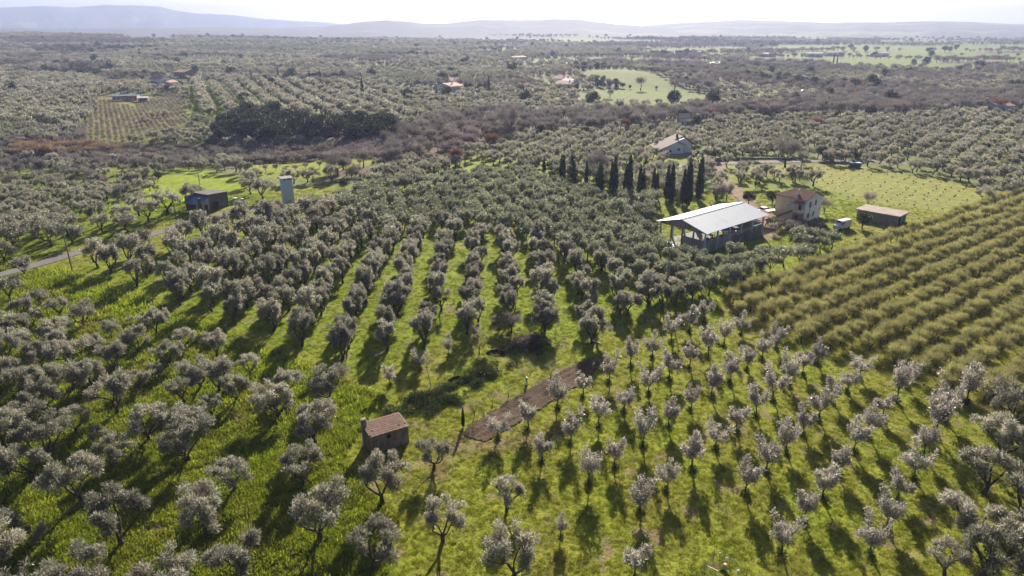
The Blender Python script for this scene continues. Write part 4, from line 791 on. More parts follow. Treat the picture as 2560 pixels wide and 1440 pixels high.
MB().box(-.1, .1, .2, 6.4, -.3, hw).part('half_wall', M['cblock'], o); MB().box(LB - .1, LB + .1, .2, WB - .3, -.3, 3.2).part('half_wall', M['cblock'], o)
MB().box(.1, LB - .1, .2, WB - .2, .0, .12).part('floor_slab', M['concrete'], o)
fr = o.location.copy(); frz = o.rotation_euler[2]
def bl(x, y, z=0): return (fr.x + x * math.cos(frz) - y * math.sin(frz), fr.y + x * math.sin(frz) + y * math.cos(frz), fr.z + z)
def tractor(loc, rz, c1, lab):
    t = thing('tractor', lab, 'tractor', loc, rz, 'machines inside the barn'); MB().prism([(.4, -.4, .7), (2.2, -.35, .7), (2.2, .35, .7), (.4, .4, .7)], [(.4, -.38, 1.5), (2.1, -.3, 1.35), (2.1, .3, 1.35), (.4, .38, 1.5)]).part('bonnet', c1, t)
    MB().box(-.9, .5, -.6, .6, .6, 1.3).part('chassis', c1, t); MB().box(-1.0, .4, -.65, .65, 2.3, 2.4).box(-.95, -.88, -.6, -.52, 1.3, 2.3).box(-.95, -.88, .52, .6, 1.3, 2.3).box(.3, .36, -.6, -.52, 1.3, 2.3).box(.3, .36, .52, .6, 1.3, 2.3).part('cab', M['cardark'], t)
    for (x_, y_, r_, w_) in ((-.5, -.85, .75, .38), (-.5, .85, .75, .38), (1.7, -.65, .45, .25), (1.7, .65, .45, .25)): MB().tube([(x_, y_ - w_ / 2, r_), (x_, y_ + w_ / 2, r_)], r_, 14).part('wheel', M['rubber'], t)
tractor(bl(7.5, 3.2, .12), frz, M['orange'], 'orange tractor parked under the white barn roof'); tractor(bl(12.5, 2.6, .12), frz + .3, M['yellow'], 'yellow machine parked under the white barn roof')
tractor(bl(17.5, 3.4, .12), frz + 2.8, M['red'], 'red machine at the far end inside the barn')
t = thing('hay_stack', 'tan stack of crates inside the far end of the barn', 'crates', bl(21.5, 4, .12), frz)
for i in range(3):
    for j in range(3): MB().box(i * 1.25, i * 1.25 + 1.15, 0, 1.2, j * .85, j * .85 + .78).part('crate', M['wood'], t)
# things leaning on the barn wall
for k in range(16):
    xk = 11.0 + k * .82 + R.uniform(-.2, .2); t = MB().slab([(0, -1.05, .02), (.32 + .25 * (k % 3), -1.05, .02), (.32 + .25 * (k % 3), -.25, 2.2 + R.uniform(-.4, .5)), (0, -.25, 2.2)], .04)
    q = meshobj('board', t.mesh('board', M['wood'])); tag(q, f'weathered board leaning on the barn wall, {ordn(k + 1)} from the left', 'board', 'boards leaning on the barn'); q.location = bl(xk, 0); q.rotation_euler = (0, 0, frz + R.uniform(-.06, .06))
q = meshobj('metal_tube', MB().tube([(0, -1.2, .1), (2.6, -.5, 1.3)], .07).mesh('metal_tube', M['white'])); tag(q, 'long white tube propped against the boards by the barn', 'tube'); q.location = bl(12, 0); q.rotation_euler = (0, 0, frz)
for i, (x_, y_, z_, mm_, lab) in enumerate([(-2.6, 7.8, .7, 'white', 'white junk pile item beside the open barn gable'), (-2.0, 9.2, .9, 'greypaint', 'grey blue machine part beside the open barn gable'), (-3.4, 6.6, .5, 'green', 'green plastic bin by the open barn gable')]):
    q = thing('crate', lab, 'crate', bl(x_, y_), frz + i * .4); MB().box(-.7, .7, -.5, .5, .0, z_).part('body', M[mm_], q); MB().box(-.75, .75, -.55, .55, z_, z_ + .08).part('lid', M['galv'], q)
g_ = G(1628, 586); q = thing('water_tank', 'blue grey upright tank on the grass left of the barn', 'tank', (*g_, tz(*g_))); MB().tube([(0, 0, 0), (0, 0, 1.2)], [.75, .75], 14).part('body', M['greypaint'], q); MB().tube([(0, 0, 1.2), (0, 0, 1.35)], [.72, .3], 14).part('lid', M['white'], q)
# 3 farmhouse ------------------------------------------------------------------
A, B = G(2007, 557), G(2052, 547); o = thing('farmhouse', 'two-storey farmhouse with yellow side, peeling white gable and red tiled roof', 'house', (*A, tz(*A)), frame(A, B)); W_, D_, e, pk = 7.9, 9.0, 6.2, 7.9; 
MB().prism([(0, 0, -.5), (W_, 0, -.5), (W_, 0, e), (W_ / 2, 0, pk), (0, 0, e)], [(0, .3, -.5), (W_, .3, -.5), (W_, .3, e), (W_ / 2, .3, pk), (0, .3, e)]).part('gable_wall', M['whitewall'], o, label='peeling white plaster gable wall')
MB().box(0, .3, .3, D_, -.5, e).part('side_wall', M['yellowwall'], o, label='yellow plastered side wall'); MB().box(W_ - .3, W_, .3, D_, -.5, e).part('side_wall', M['whitewall'], o); MB().box(.3, W_ - .3, D_ - .3, D_, -.5, e).part('back_wall', M['yellowwall'], o)
MB().box(.3, W_ - .3, .3, D_ - .3, e - .2, e - .05).part('ceiling', M['concrete'], o)
ev = .4; zE = e - (pk - e) / (W_ / 2) * ev + .05; hipy = D_ - 3.2; pk2 = pk + .1
rp = [[(-ev, -ev, zE), (W_ / 2, -ev, pk2), (W_ / 2, hipy, pk2), (-ev, D_ + ev, zE)], [(W_ + ev, -ev, zE), (W_ + ev, D_ + ev, zE), (W_ / 2, hipy, pk2), (W_ / 2, -ev, pk2)], [(-ev, D_ + ev, zE), (W_ / 2, hipy, pk2), (W_ + ev, D_ + ev, zE)]]
for pg_ in rp:
    q = MB().slab(pg_[::-1], .12).part('roof', M['redroof'], o)
m = MB()
for k in range(34):
    yk = -ev + .12 + k * .28; f1 = 1.0 if yk < hipy else max(0, 1 - (yk - hipy) / (D_ + ev - hipy)); 
    if f1 < .08: continue
    xe = -ev + (W_ / 2 + ev) * f1; ze = zE + (pk2 - zE) * f1; m.tube([(-ev, yk, zE + .14), (xe, yk, ze + .14)], .075, 5); m.tube([(W_ + ev, yk, zE + .14), (W_ - xe, yk, ze + .14)], .075, 5)
q = m.part('roof_tiles', M['redroof'], o); q['kind'] = 'stuff'
m = MB(); m.box(1.15, 1.65, 3.1, 3.6, e, 8.3); q = m.part('chimney', M['white'], o); MB().box(1.08, 1.72, 3.03, 3.67, 8.3, 8.45).part('chimney_cap', M['tile'], q)
for x_, z_, ww_, hh in ((1.9, 4.0, .95, 1.45), (4.6, 4.3, .7, 1.3), (1.5, 1.2, .9, 1.1), (4.2, 1.3, .6, 1.2)):
    q = MB().box(x_, x_ + ww_, -.02, .05, z_, z_ + hh).part('window', M['darkhole'], o); MB().box(x_ - .07, x_ + ww_ * .52, -.09, -.025, z_ - .03, z_ + hh + .03).part('shutter', M['shutter'], q); MB().box(x_ - .1, x_ + ww_ + .1, -.12, .02, z_ - .12, z_ - .035).part('sill', M['concrete'], q)
MB().box(2.3, 2.55, -.05, .01, 0, 3.9).part('rust_streak', M['brickw'], o)
# side: corner porch with brick base, outside stair, lean roof
MB().box(-1.5, -.01, .1, 2.6, -.5, 2.7).part('porch_base', M['brickw'], o); MB().box(-1.52, -1.45, .9, 1.7, .2, 2.1).part('porch_door', M['darkhole'], o)
MB().box(-1.5, -.02, .1, .25, 2.7, 3.7).box(-1.5, -1.35, .25, 2.6, 2.7, 3.6).part('parapet', M['yellowwall'], o); MB().box(-1.45, -1.33, .12, .26, 3.7, 5.2).part('porch_post', M['white'], o); MB().box(-1.45, -1.33, 2.4, 2.54, 3.6, 5.2).part('porch_post', M['white'], o)
MB().slab([(-1.8, -.15, 5.15), (-.02, -.15, 5.6), (-.02, 2.9, 5.6), (-1.8, 2.9, 5.15)], .1).part('porch_roof', M['redroof'], o); MB().box(-.04, .0, .8, 1.9, 2.75, 4.9).part('door', M['darkhole'], o)
m = MB()
for k in range(13): m.box(-1.3, -.02, 2.62 + k * .36, 2.98 + k * .36, -.2, 2.6 - k * .2)
q = m.part('stair', M['yellowwall'], o); MB().slab([(-1.42, 2.62, 2.65), (-1.3, 2.62, 2.65), (-1.3, 7.3, .1), (-1.42, 7.3, .1)], .75).part('stair_parapet', M['wood'], o)
MB().tube([(-.15, 5.0, 4.3), (-.35, 5.0, 4.5)], [.05, .35], 10).part('satellite_dish', M['white'], o)
# grey thicket beside the farmhouse
for i in range(34):
    gg = G(R.uniform(1915, 2060), R.uniform(566, 588)); maketree('bare_tree' if i % 3 else 'brown_shrub' if False else 'bare_tree', *gg, R.uniform(.22, .32), R.uniform(0, 6), f'grey tangled bush below the farmhouse, {ordn(i + 1)} in the thicket', 'grey bushes of the thicket below the farmhouse', math.hypot(*gg))
# 4 flat shed -------------------------------------------------------------------
A, B = G(2241, 566), G(2274, 555); C_ = G(2140, 546); LS = 7.2; DS = 11.5; az_ = math.atan2(C_[1] - A[1], C_[0] - A[0]); LS = math.dist(A, B); DS = math.dist(A, C_)
o = thing('flat_shed', 'low flat-roofed shed with grey slab roof at the meadow edge', 'shed', (*A, tz(*A)), az_ - math.pi / 2); hs = 2.6
m = MB(); m.box(0, LS, DS - .2, DS, -.3, hs).box(LS - .2, LS, .2, DS - .2, -.3, hs); m.part('wall', M['stone'], o); MB().box(0, .2, 0, DS - .2, -.3, hs).part('side_wall', M['stone'], o)
for x0_, x1_ in ((.22, .6), (2.6, 2.9), (LS - .55, LS - .22)): MB().box(x0_, x1_, 0, .25, -.3, hs).part('post', M['greypaint'], o)
MB().box(.62, 2.58, .1, .14, -.2, 2.3).part('door', M['darkhole'], o); MB().box(2.92, LS - .57, .1, .14, -.2, 2.3).part('door', M['shutter'], o)
MB().box(-.5, LS + .5, -.5, DS + .5, hs, hs + .28).part('roof_slab', stained('mossy_slab', (.38, .30, .26), (.28, .24, .21), .9, .6, .4, .6), o)
# 5 transformer tower ----------------------------------------------------------
g_ = G(722, 513); o = thing('transformer_tower', 'slim pale blue masonry transformer tower beside the lane', 'tower', (*g_, tz(*g_)), .5)
MB().box(-1.5, 1.5, -1.5, 1.5, -.3, 7.4).part('shaft', M['greypaint'], o); MB().box(-1.6, 1.6, -1.6, 1.6, 7.4, 7.55).part('cornice', M['greypaint'], o); MB().box(-1.55, 1.55, -1.55, 1.55, 7.55, 8.3).part('head', M['greypaint'], o); MB().box(-1.8, 1.8, -1.8, 1.8, 8.3, 8.42).part('roof', M['concrete'], o)
for x_ in (-.9, .1, .8): q = MB().box(x_, x_ + .4, -1.58, -1.5, 7.75, 8.15).part('vent', M['darkhole'], o)
for x_ in (-1.2, 0, 1.2): MB().tube([(x_, -1.55, 8.15), (x_, -2.0, 8.22)], [.12, .12], 8).part('insulator', M['white'], o); MB().tube([(-1.55, x_, 8.15), (-2.0, x_, 8.22)], [.12, .12], 8).part('insulator', M['white'], o)
MB().box(-.5, .5, -1.52, -1.49, -.2, 2.0).part('door', M['galv'], o)
# 6 purple roadside building ----------------------------------------------------
A, B = G(510, 532), G(573, 516); o = thing('roadside_workshop', 'dark workshop with purple upper wall and blue tarp lean-to by the lane', 'building', (*A, tz(*A)), frame(A, B) ); Lw = math.dist(A, B)
m = MB(); m.prism([(2.2, 0, -.3), (Lw, 0, -.3), (Lw, 0, 4.3), (2.2, 0, 4.7)], [(2.2, 6, -.3), (Lw, 6, -.3), (Lw, 6, 4.3), (2.2, 6, 4.7)]); m.part('wall', M['darkwall'], o)
MB().prism([(2.0, -.2, 4.7), (Lw + .2, -.2, 4.3), (Lw + .2, 6.3, 4.3), (2.0, 6.3, 4.7)], [(2.0, -.2, 4.85), (Lw + .2, -.2, 4.45), (Lw + .2, 6.3, 4.45), (2.0, 6.3, 4.85)]).part('roof', M['darkwall'], o)
MB().box(2.12, 2.19, .1, 6, 3.0, 4.68).part('upper_wall', M['magenta'], o); MB().box(-1.2, 2.1, 5.6, 5.8, 0, 4.5).part('end_wall', M['purple'], o)
MB().slab([(-2.2, -.1, 2.6), (2.15, -.1, 4.0), (2.15, 5.6, 4.2), (-2.2, 5.6, 2.8)], .1).part('lean_to_roof', M['bluetarp'], o); MB().prism([(-2.1, 0, -.3), (2.18, 0, -.3), (2.18, 0, 3.95), (-2.1, 0, 2.55)], [(-2.1, .2, -.3), (2.18, .2, -.3), (2.18, .2, 3.95), (-2.1, .2, 2.55)]).part('lean_to_wall', M['cblock'], o)
MB().box(.5, 1.5, -.04, 0.005, -.2, 2.1).part('door', M['darkhole'], o); MB().box(3.2, 5.4, -.04, -.002, -.2, 2.3).part('gate', M['darkhole'], o); MB().box(-1.6, -.9, -.9, -.2, 0, 4.6).part('chimney', M['cardark'], o)
for px, py, c_, lab, rr_ in [(589, 507, 'green', 'pale green tank beside the workshop wall', .75), (606, 509, 'blue', 'blue drum right of the pale green tank', .6), (478, 520, 'blue', 'blue container left of the workshop', .6)]:
    gg = G(px, py); q = thing('drum', lab, 'drum', (*gg, tz(*gg))); MB().tube([(0, 0, 0), (0, 0, 1.5)], [rr_, rr_], 12).part('body', M[c_], q); MB().tube([(0, 0, 1.5), (0, 0, 1.6)], [rr_ * .9, rr_ * .4], 12).part('lid', M['white'], q)
# houses -------------------------------------------------------------------------
def house(name, lab, px0, py0, px1, py1, depth, eave, ridge, wallm, roofm, nwin=3, alongx=True, ov=.5, chim=True, storeys=1):
    A, B = G(px0, py0), G(px1, py1); L_ = math.dist(A, B); o = thing(name, lab, 'house', (*A, tz(*A)), frame(A, B))
    if alongx:
        MB().prism([(0, 0, -1), (0, depth, -1), (0, depth, eave), (0, depth / 2, ridge), (0, 0, eave)], [(L_, 0, -1), (L_, depth, -1), (L_, depth, eave), (L_, depth / 2, ridge), (L_, 0, eave)]).part('wall', wallm, o); k = (ridge - eave) / (depth / 2) * ov
        for s_ in (0, 1):
            ya, yb = (-ov, depth / 2) if s_ == 0 else (depth + ov, depth / 2); q4 = [(-ov, ya, eave - k + .03), (L_ + ov, ya, eave - k + .03), (L_ + ov, yb, ridge + .03), (-ov, yb, ridge + .03)]; MB().slab(q4 if s_ == 0 else q4[::-1], .18).part('roof', roofm, o)
    else:
        MB().prism([(0, 0, -1), (L_, 0, -1), (L_, 0, eave), (L_ / 2, 0, ridge), (0, 0, eave)], [(0, depth, -1), (L_, depth, -1), (L_, depth, eave), (L_ / 2, depth, ridge), (0, depth, eave)]).part('wall', wallm, o); k = (ridge - eave) / (L_ / 2) * ov
        for s_ in (0, 1):
            xa, xb = (-ov, L_ / 2) if s_ == 0 else (L_ + ov, L_ / 2); q4 = [(xa, -ov, eave - k + .03), (xb, -ov, ridge + .03), (xb, depth + ov, ridge + .03), (xa, depth + ov, eave - k + .03)]; MB().slab(q4 if s_ == 0 else q4[::-1], .18).part('roof', roofm, o)
    for st in range(storeys):
        for i in range(nwin):
            xw = L_ * (i + .5) / nwin - .45; q = MB().box(xw, xw + .9, -.05, -.01, 1.0 + 2.9 * st, 2.3 + 2.9 * st).part('window', M['glass'], o); MB().box(xw - .08, xw + .98, -.09, -.055, .92 + 2.9 * st, 1.0 + 2.9 * st).part('sill', M['concrete'], q)
    if chim: MB().box(L_ * .7, L_ * .7 + .7, depth * .45, depth * .45 + .7, ridge - .6, ridge + 1.1).part('chimney', M['pinkroof'], o)
    return o
# near villa with long left roof slope
A, B = G(1655, 386), G(1733, 384); Lv = math.dist(A, B); o = thing('white_villa', 'white villa with long brown sloping roof beyond the cypress line', 'house', (*A, tz(*A)), frame(A, B)); dv = 12
pts = [(0, 2.0), (6.5, 5.0), (9.3, 3.6), (9.3, -1), (0, -1)]
MB().prism([(x_, 0, z_) for x_, z_ in [(0, -1), (9.3, -1), (9.3, 3.6), (6.3, 4.8), (0, 2.2)]], [(x_, dv, z_) for x_, z_ in [(0, -1), (9.3, -1), (9.3, 3.6), (6.3, 4.8), (0, 2.2)]]).part('front_wing', M['villaw'], o)
MB().prism([(x_, 2.5, z_) for x_, z_ in [(5.5, -1), (Lv, -1), (Lv, 3.6), (10.4, 6.2), (5.5, 4.3)]], [(x_, dv, z_) for x_, z_ in [(5.5, -1), (Lv, -1), (Lv, 3.6), (10.4, 6.2), (5.5, 4.3)]]).part('main_wing', M['villaw'], o)
MB().slab([(-1.8, -.7, 1.75), (6.3, -.7, 5.05), (6.3, 5, 5.05), (-1.8, 5, 1.75)], .2).part('roof', M['brownroof'], o); MB().slab([(6.32, -.7, 5.05), (10.0, -.7, 3.5), (10.0, 2.4, 3.5), (6.32, 2.4, 5.05)], .2).part('roof', M['brownroof'], o)
MB().slab([(-1.8, 5.02, 1.75), (10.4, 5.02, 6.4), (10.4, dv + .7, 6.4), (-1.8, dv + .7, 1.75)], .2).part('roof', M['brownroof'], o); MB().slab([(10.42, 1.8, 6.45), (Lv + 1.8, 1.8, 2.9), (Lv + 1.8, dv + .7, 2.9), (10.42, dv + .7, 6.45)], .2).part('roof', M['brownroof'], o)
for x_, y_, z_ in ((6.6, -.05, 1.3), (3.0, -.05, .6)): MB().box(x_, x_ + .9, y_, y_ + .045, z_, z_ + 1.2).part('window', M['glass'], o)
MB().box(9.5, 10.4, 2.42, 2.49, 0, 2.6).part('door', M['darkhole'], o); MB().box(8.2, 9.0, 7, 7.8, 5.0, 7.4).part('chimney', M['brickw'], o); MB().box(-1, Lv + 3, -6, -.1, -.3, .12).part('terrace', M['concrete'], o); MB().box(Lv + 1.2, Lv + 1.5, 1.9, 2.2, 0, 3.0).part('porch_post', M['wood'], o)
q = thing('garden_parasol', 'closed white parasol lying on the villa terrace', 'parasol', (*G(1744, 388), tz(*G(1744, 388)) + .2)); MB().tube([(-.8, 0, .6), (.8, 0, .75)], [.3, .12], 8).part('cover', M['white'], q); MB().tube([(0, 0, 0), (0, 0, .7)], .05).part('foot', M['galv'], q)
house('small_house', 'small white house with brown roof half hidden behind the near villa', 1699, 316, 1738, 316, 9, 4.4, 6.2, M['villaw'], M['brownroof'], 3)
house('white_house', 'white two-storey house with red roof in the middle distance', 1086, 231, 1128, 235, 14, 5.5, 7.5, M['villaw'], M['pinkroof'], 4, False, storeys=2)
house('white_house', 'right wing house behind the middle-distance white house', 1128, 222, 1150, 221, 14, 6.5, 8.5, M['villaw'], M['pinkroof'], 2, True, storeys=2)
house('farm_building', 'long white farm building with pink roof left of the green field', 1386, 221, 1424, 223, 14, 4.0, 6.0, M['concrete'], M['pinkroof'], 5, True); house('farm_building', 'small bright white gabled barn right of the pink-roofed farm', 1424, 221, 1448, 219, 16, 5.0, 7.2, M['villaw'], M['villaw'], 2, False, chim=False)
house('farm_building', 'white farmhouse behind the long pink-roofed farm building', 1384, 213, 1415, 212, 14, 5.5, 7.5, M['villaw'], M['pinkroof'], 4, True, storeys=1)
house('white_house', 'white house with pink roof at the upper left above the tan plot', 404, 219, 425, 218, 12, 7.0, 9.5, M['villaw'], M['pinkroof'], 3, False, storeys=2)
house('white_house', 'low white wing right of the upper left white house', 427, 219, 449, 217, 12, 4.0, 5.5, M['villaw'], M['pinkroof'], 3); house('white_house', 'low pink-roofed annex left of the upper left white house', 378, 214, 402, 214, 14, 4.0, 4.6, M['pinkroof'], M['pinkroof'], 2, chim=False)
house('stone_house', 'brown stone house behind the upper left white house', 438, 203, 463, 203, 16, 8.5, 10.5, M['stone'], M['pinkroof'], 3, storeys=2)
house('long_shed', 'long low blue-dark shed at the top of the tan plot', 282, 253, 344, 252, 12, 3.2, 3.7, M['pinkroof'], mat('blue_sheet_roof', (.10, .15, .24), .4, .5, .2, 1), 6, chim=False); house('small_shed', 'small pale shed right of the long blue shed', 346, 256, 371, 255, 8, 2.8, 3.4, M['pinkroof'], M['greypaint'], 2, chim=False)
house('small_house', 'tiny white house with blue side among far olives', 797, 231, 829, 230, 10, 4.0, 5.5, M['villaw'], M['brownroof'], 3); house('blue_house', 'pale blue rendered cottage at the right edge beyond the groves', 2495, 288, 2532, 286, 9, 5.2, 6.4, mat('pale_blue_wall', (.34, .48, .68), .8, .2, .05), M['pinkroof'], 2, chim=False)
house('small_shed', 'grey stone shed among trees in the stream valley', 1292, 268, 1312, 269, 8, 3.5, 4.6, M['stone'], M['concrete'], 2, chim=False)
for i, (a_, b_, y_, lab) in enumerate([(2016, 2057, 143, 'left'), (2068, 2110, 140.5, 'middle'), (2174, 2222, 142, 'right')]): 
    A, B = G(a_, y_), G(b_, y_); L_ = math.dist(A, B); q = thing('long_greenhouse', f'{lab} one of three long white-roofed farm sheds on the far plain', 'greenhouse', (*A, tz(*A)), frame(A, B), 'long white sheds on the far plain')
    MB().box(0, L_, 0, 14, -1, 3.5).part('wall', M['greypaint'], q); ar = [(0, 7 - 8 * math.cos(t), 3.5 + 4.0 * math.sin(t)) for t in np.linspace(0, math.pi, 9)]; MB().prism(ar, [(L_, p[1], p[2]) for p in ar]).part('roof', M['white'], q)
for px, py, w_, lab in [(1925, 142, 30, 'pale flat roofed shed left of the long white sheds'), (1740, 137, 22, 'yellowish shed roof far out behind the smoky plain'), (1808, 112, 14, 'tiny white building far out on the right plain'), (1690, 139, 14, 'tiny white building in the glare of the plain'), (1800, 170, 12, 'small white shed beyond the green hill field'), (1590, 110, 24, 'pale hamlet building under the middle hill'), (2487, 163, 40, 'low pink-roofed farm under umbrella pines at the far right'), (1300, 152, 34, 'grey flat building on the plain above the middle groves'), (883, 134, 8, 'tiny white house far left of the plain'), (2450, 158, 12, 'little house beside the umbrella pines at the far right'), (215, 178, 20, 'reddish roofed house among trees at the far left'), (120, 143, 10, 'small house between tall dark trees at the far left')]:
    house('far_building', lab, px - w_ / 2, py, px + w_ / 2, py, 14, 4.5, 6.0, M['villaw'] if 'red' not in lab else M['pinkroof'], M['white'] if 'white' in lab or 'pale' in lab else M['pinkroof'], 2, chim=False)
g_ = G(2005, 243); q = thing('white_tent', 'white pointed tent on the plain between leafless trees', 'tent', (*g_, tz(*g_))); MB().prism([(-4, -3, 0), (4, -3, 0), (4, 3, 0), (-4, 3, 0)], [(-4, -3, 2.4), (4, -3, 2.4), (4, 3, 2.4), (-4, 3, 2.4)]).part('wall', M['white'], q); MB().prism([(-4.2, -3.2, 2.4), (4.2, -3.2, 2.4), (4.2, 3.2, 2.4), (-4.2, 3.2, 2.4)], [(-.2, -.2, 5.6), (.2, -.2, 5.6), (.2, .2, 5.6), (-.2, .2, 5.6)]).part('roof', M['white'], q)
for i, (px, py, w_) in enumerate([(2195, 217, 60), (2300, 214, 45), (2345, 211, 40)]):
    A, B = G(px, py), G(px + w_, py - 1); q = thing('green_tarp_row', f'low green covered row, {ordn(i + 1)} from the left beyond the stream woods', 'tunnel', (*A, tz(*A)), frame(A, B), 'low green rows'); L_ = math.dist(A, B); ar = [(0, 4 - 4 * math.cos(t), 2.2 * math.sin(t)) for t in np.linspace(0, math.pi, 7)]; MB().prism(ar, [(L_, p[1], p[2]) for p in ar]).part('cover', mat('green_cover', (.12, .25, .22), .6, .3, .1), q)
# cars ------------------------------------------------------------------------------
def car(px, py, rz, paint, lab, van=False):
    g_ = G(px, py); t = thing('parked_car' if not van else 'camper_van', lab, 'car' if not van else 'van', (*g_, tz(*g_)), rz); L_, h = (4.4, 1.5) if not van else (5.2, 2.5)
    prof = [(0, .35), (.05, .8), (.9, .95), (1.5, 1.42), (3.2, 1.45), (4.1, 1.0), (4.4, .9), (4.4, .35)] if not van else [(0, .4), (.05, 1.2), (.7, 1.5), (1.2, 2.4), (5.1, 2.5), (5.2, .4)]
    MB().prism([(x_ - L_ / 2, -.85, z_) for x_, z_ in prof][::-1], [(x_ - L_ / 2, .85, z_) for x_, z_ in prof][::-1]).part('body', paint, t)
    gl = [(1.05, 1.0), (1.55, 1.36), (3.1, 1.38), (3.75, 1.02)] if not van else [(.85, 1.5), (1.15, 2.1), (2.2, 2.1), (2.2, 1.5)]
    for s_ in (-1, 1): MB().prism([(x_ - L_ / 2, s_ * .855, z_) for x_, z_ in gl], [(x_ - L_ / 2, s_ * .87, z_) for x_, z_ in gl]).part('side_window', M['glass'], t)
    a_, b_ = (prof[2], prof[3]); MB().slab([(a_[0] + .08 - L_ / 2, -.75, a_[1] + .07), (a_[0] + .08 - L_ / 2, .75, a_[1] + .07), (b_[0] - .05 - L_ / 2, .7, b_[1] - .01), (b_[0] - .05 - L_ / 2, -.7, b_[1] - .01)], .02).part('windscreen', M['glass'], t)
    for x_ in (.8, L_ - .85):
        for y_ in (-.8, .8): MB().tube([(x_ - L_ / 2, y_ - .1, .32), (x_ - L_ / 2, y_ + .1, .32)], .32, 12).part('wheel', M['rubber'], t)
    for y_ in (-.6, .6): MB().box(-L_ / 2 - .03, -L_ / 2 + .02, y_ - .15, y_ + .15, .6, .75).part('headlight', M['white'], t)
car(1908, 530, .5, M['carwhite'], 'white car parked between the barn and the farmhouse'); car(1942, 523, 1.1, M['cardark'], 'dark car parked in the shade at the farmhouse corner'); car(2104, 572, .5, M['carwhite'], 'small white and blue van parked right of the farmhouse', True)
g_ = G(1930, 568); q = thing('green_ladder', 'green A-shaped ladder by the red lean-to', 'ladder', (*g_, tz(*g_)), .5); MB().tube([(-.9, 0, 0), (0, .2, 3)], .09).tube([(.1, 0, 0), (.15, .2, 3.1)], .09).part('rail', M['green'], q); MB().tube([(.9, 0, 0), (.6, .2, 3)], .09).part('rail', M['green'], q); MB().tube([(-.4, .1, 1.2), (.1, .1, 1.2)], .05).part('rung', M['green'], q)
g_ = G(1917, 566); q = meshobj('red_bar', MB().tube([(-.5, 0, 0), (.3, .2, 2.6)], .12).mesh('red_bar', M['red'])); tag(q, 'red bar leaning beside the green ladder', 'bar'); q.location = (*g_, tz(*g_))
g_ = G(1922, 560); o = thing('lean_to', 'rusty red lean-to roof between the barn and the farmhouse', 'lean-to', (*G(1900, 572), tz(*G(1900, 572))), frame(G(1900, 572), G(1950, 556))); MB().slab([(-.5, 0, 2.2), (7, 0, 2.2), (7, 5, 3.0), (-.5, 5, 3.0)], .1).part('roof', mat('rust_red_roof', (.24, .11, .08), .8, .2, .2, 2), o)
for x_ in (0, 3.3, 6.8): MB().box(x_ - .07, x_ + .07, .05, .2, -.1, 2.2).part('post', M['wood'], o)
MB().box(0, 6.8, 4.7, 4.85, -.1, 2.9).part('back_wall', M['wood'], o)
g_ = G(1905, 533); o = meshobj('white_sheet', MB().slab([(-2.5, -.7, 1.9), (2.5, -.7, 2.0), (2.7, .7, 2.1), (-2.5, .8, 2.0)], .05).mesh('white_sheet', M['white'])); 
tag(o, 'white panel canopy below the white parked car', 'panel'); o.location = (*g_, tz(*g_) - 0.0); o.location.y -= 4; o.location.x += 1.5; o.rotation_euler = (0, 0, .4)
# bins, walls ------------------------------------------------------------------------
for i, px in enumerate((2128, 2137, 2146)):
    g_ = G(px, 418); q = thing('waste_bin', f'dark green waste container by the lane, {ordn(i + 1)} from the left', 'bin', (*g_, tz(*g_)), .1, 'waste bins by the lane'); MB().prism([(-.55, -.7, .1), (.55, -.7, .1), (.55, .7, .1), (-.55, .7, .1)], [(-.68, -.85, 1.6), (.68, -.85, 1.6), (.68, .85, 1.6), (-.68, .85, 1.6)]).part('body', M['teal'], q); MB().box(-.72, .72, -.9, .9, 1.6, 1.8).part('lid', M['greypaint'], q)
def wall_(p0, p1, n, lab, seedk):
    a, b = np.array(G(*p0)), np.array(G(*p1)); L_ = math.dist(a, b); q = thing('stone_wall', lab, 'wall', (*a, tz(*a)), frame(a, b)); rr = random.Random(seedk); m = MB(); 
    for k in range(int(L_ / .6)):
        for j in range(2): m.box(k * .6 + .02 * rr.random(), k * .6 + .57, -.25 + .05 * rr.random(), .25, j * .5, j * .5 + .42 + .08 * rr.random())
    m.part('stones', M['stone'], q)['kind'] = 'stuff'
wall_((1770, 402), (1850, 400), 0, 'low stone wall along the lane right of the villa', 1); wall_((1852, 400), (1990, 399), 0, 'long low stone wall along the lane behind the bare oak', 2)
# utility poles ----------------------------------------------------------------------
PL = [(183, 686, 11.2, 'tall pole with green insulators beside the lane at the left'), (440, 543, 6.2, 'pale concrete pole beside the workshop'), (502, 475, 5.5, 'pole with insulators behind the workshop'), (168, 463, 6.6, 'pole among scrub at the far left'), (1133, 600, 8.8, 'pole standing in the upper middle grove'), (1998, 452, 9.2, 'pole on the right meadow edge'), (1665, 738, 10.5, 'dark thin pole below the barn'), (1806, 347, 7, 'pole in the far right grove'), (1550, 345, 7, 'pole at the end of the pale wire'), (1418, 385, 7, 'pole with insulators left of the cedar'), (2090, 396, 6, 'short pole at the hedge by the lane'), (95, 372, 6, 'pole by the tan reeds')]
TOP = []
for i, (px, py, h, lab) in enumerate(PL):
    g_ = G(px, py); q = thing('utility_pole', lab, 'utility pole', (*g_, tz(*g_)), .4, 'utility poles'); MB().tube([(0, 0, -.3), (0, 0, h)], [.17, .10], 8).part('shaft', M['pole'], q); TOP.append((g_[0], g_[1], tz(*g_) + h))
    MB().tube([(-1.0, 0, h - .9), (1.0, 0, h - .9)], .05, 5).part('crossarm', M['galv'], q)
    for x_, z_ in ((-.95, h - .9), (.95, h - .9), (0, h)): MB().tube([(x_, 0, z_ + .02), (x_, 0, z_ + .38)], [.15, .11], 8).part('insulator', M['insul'], q)
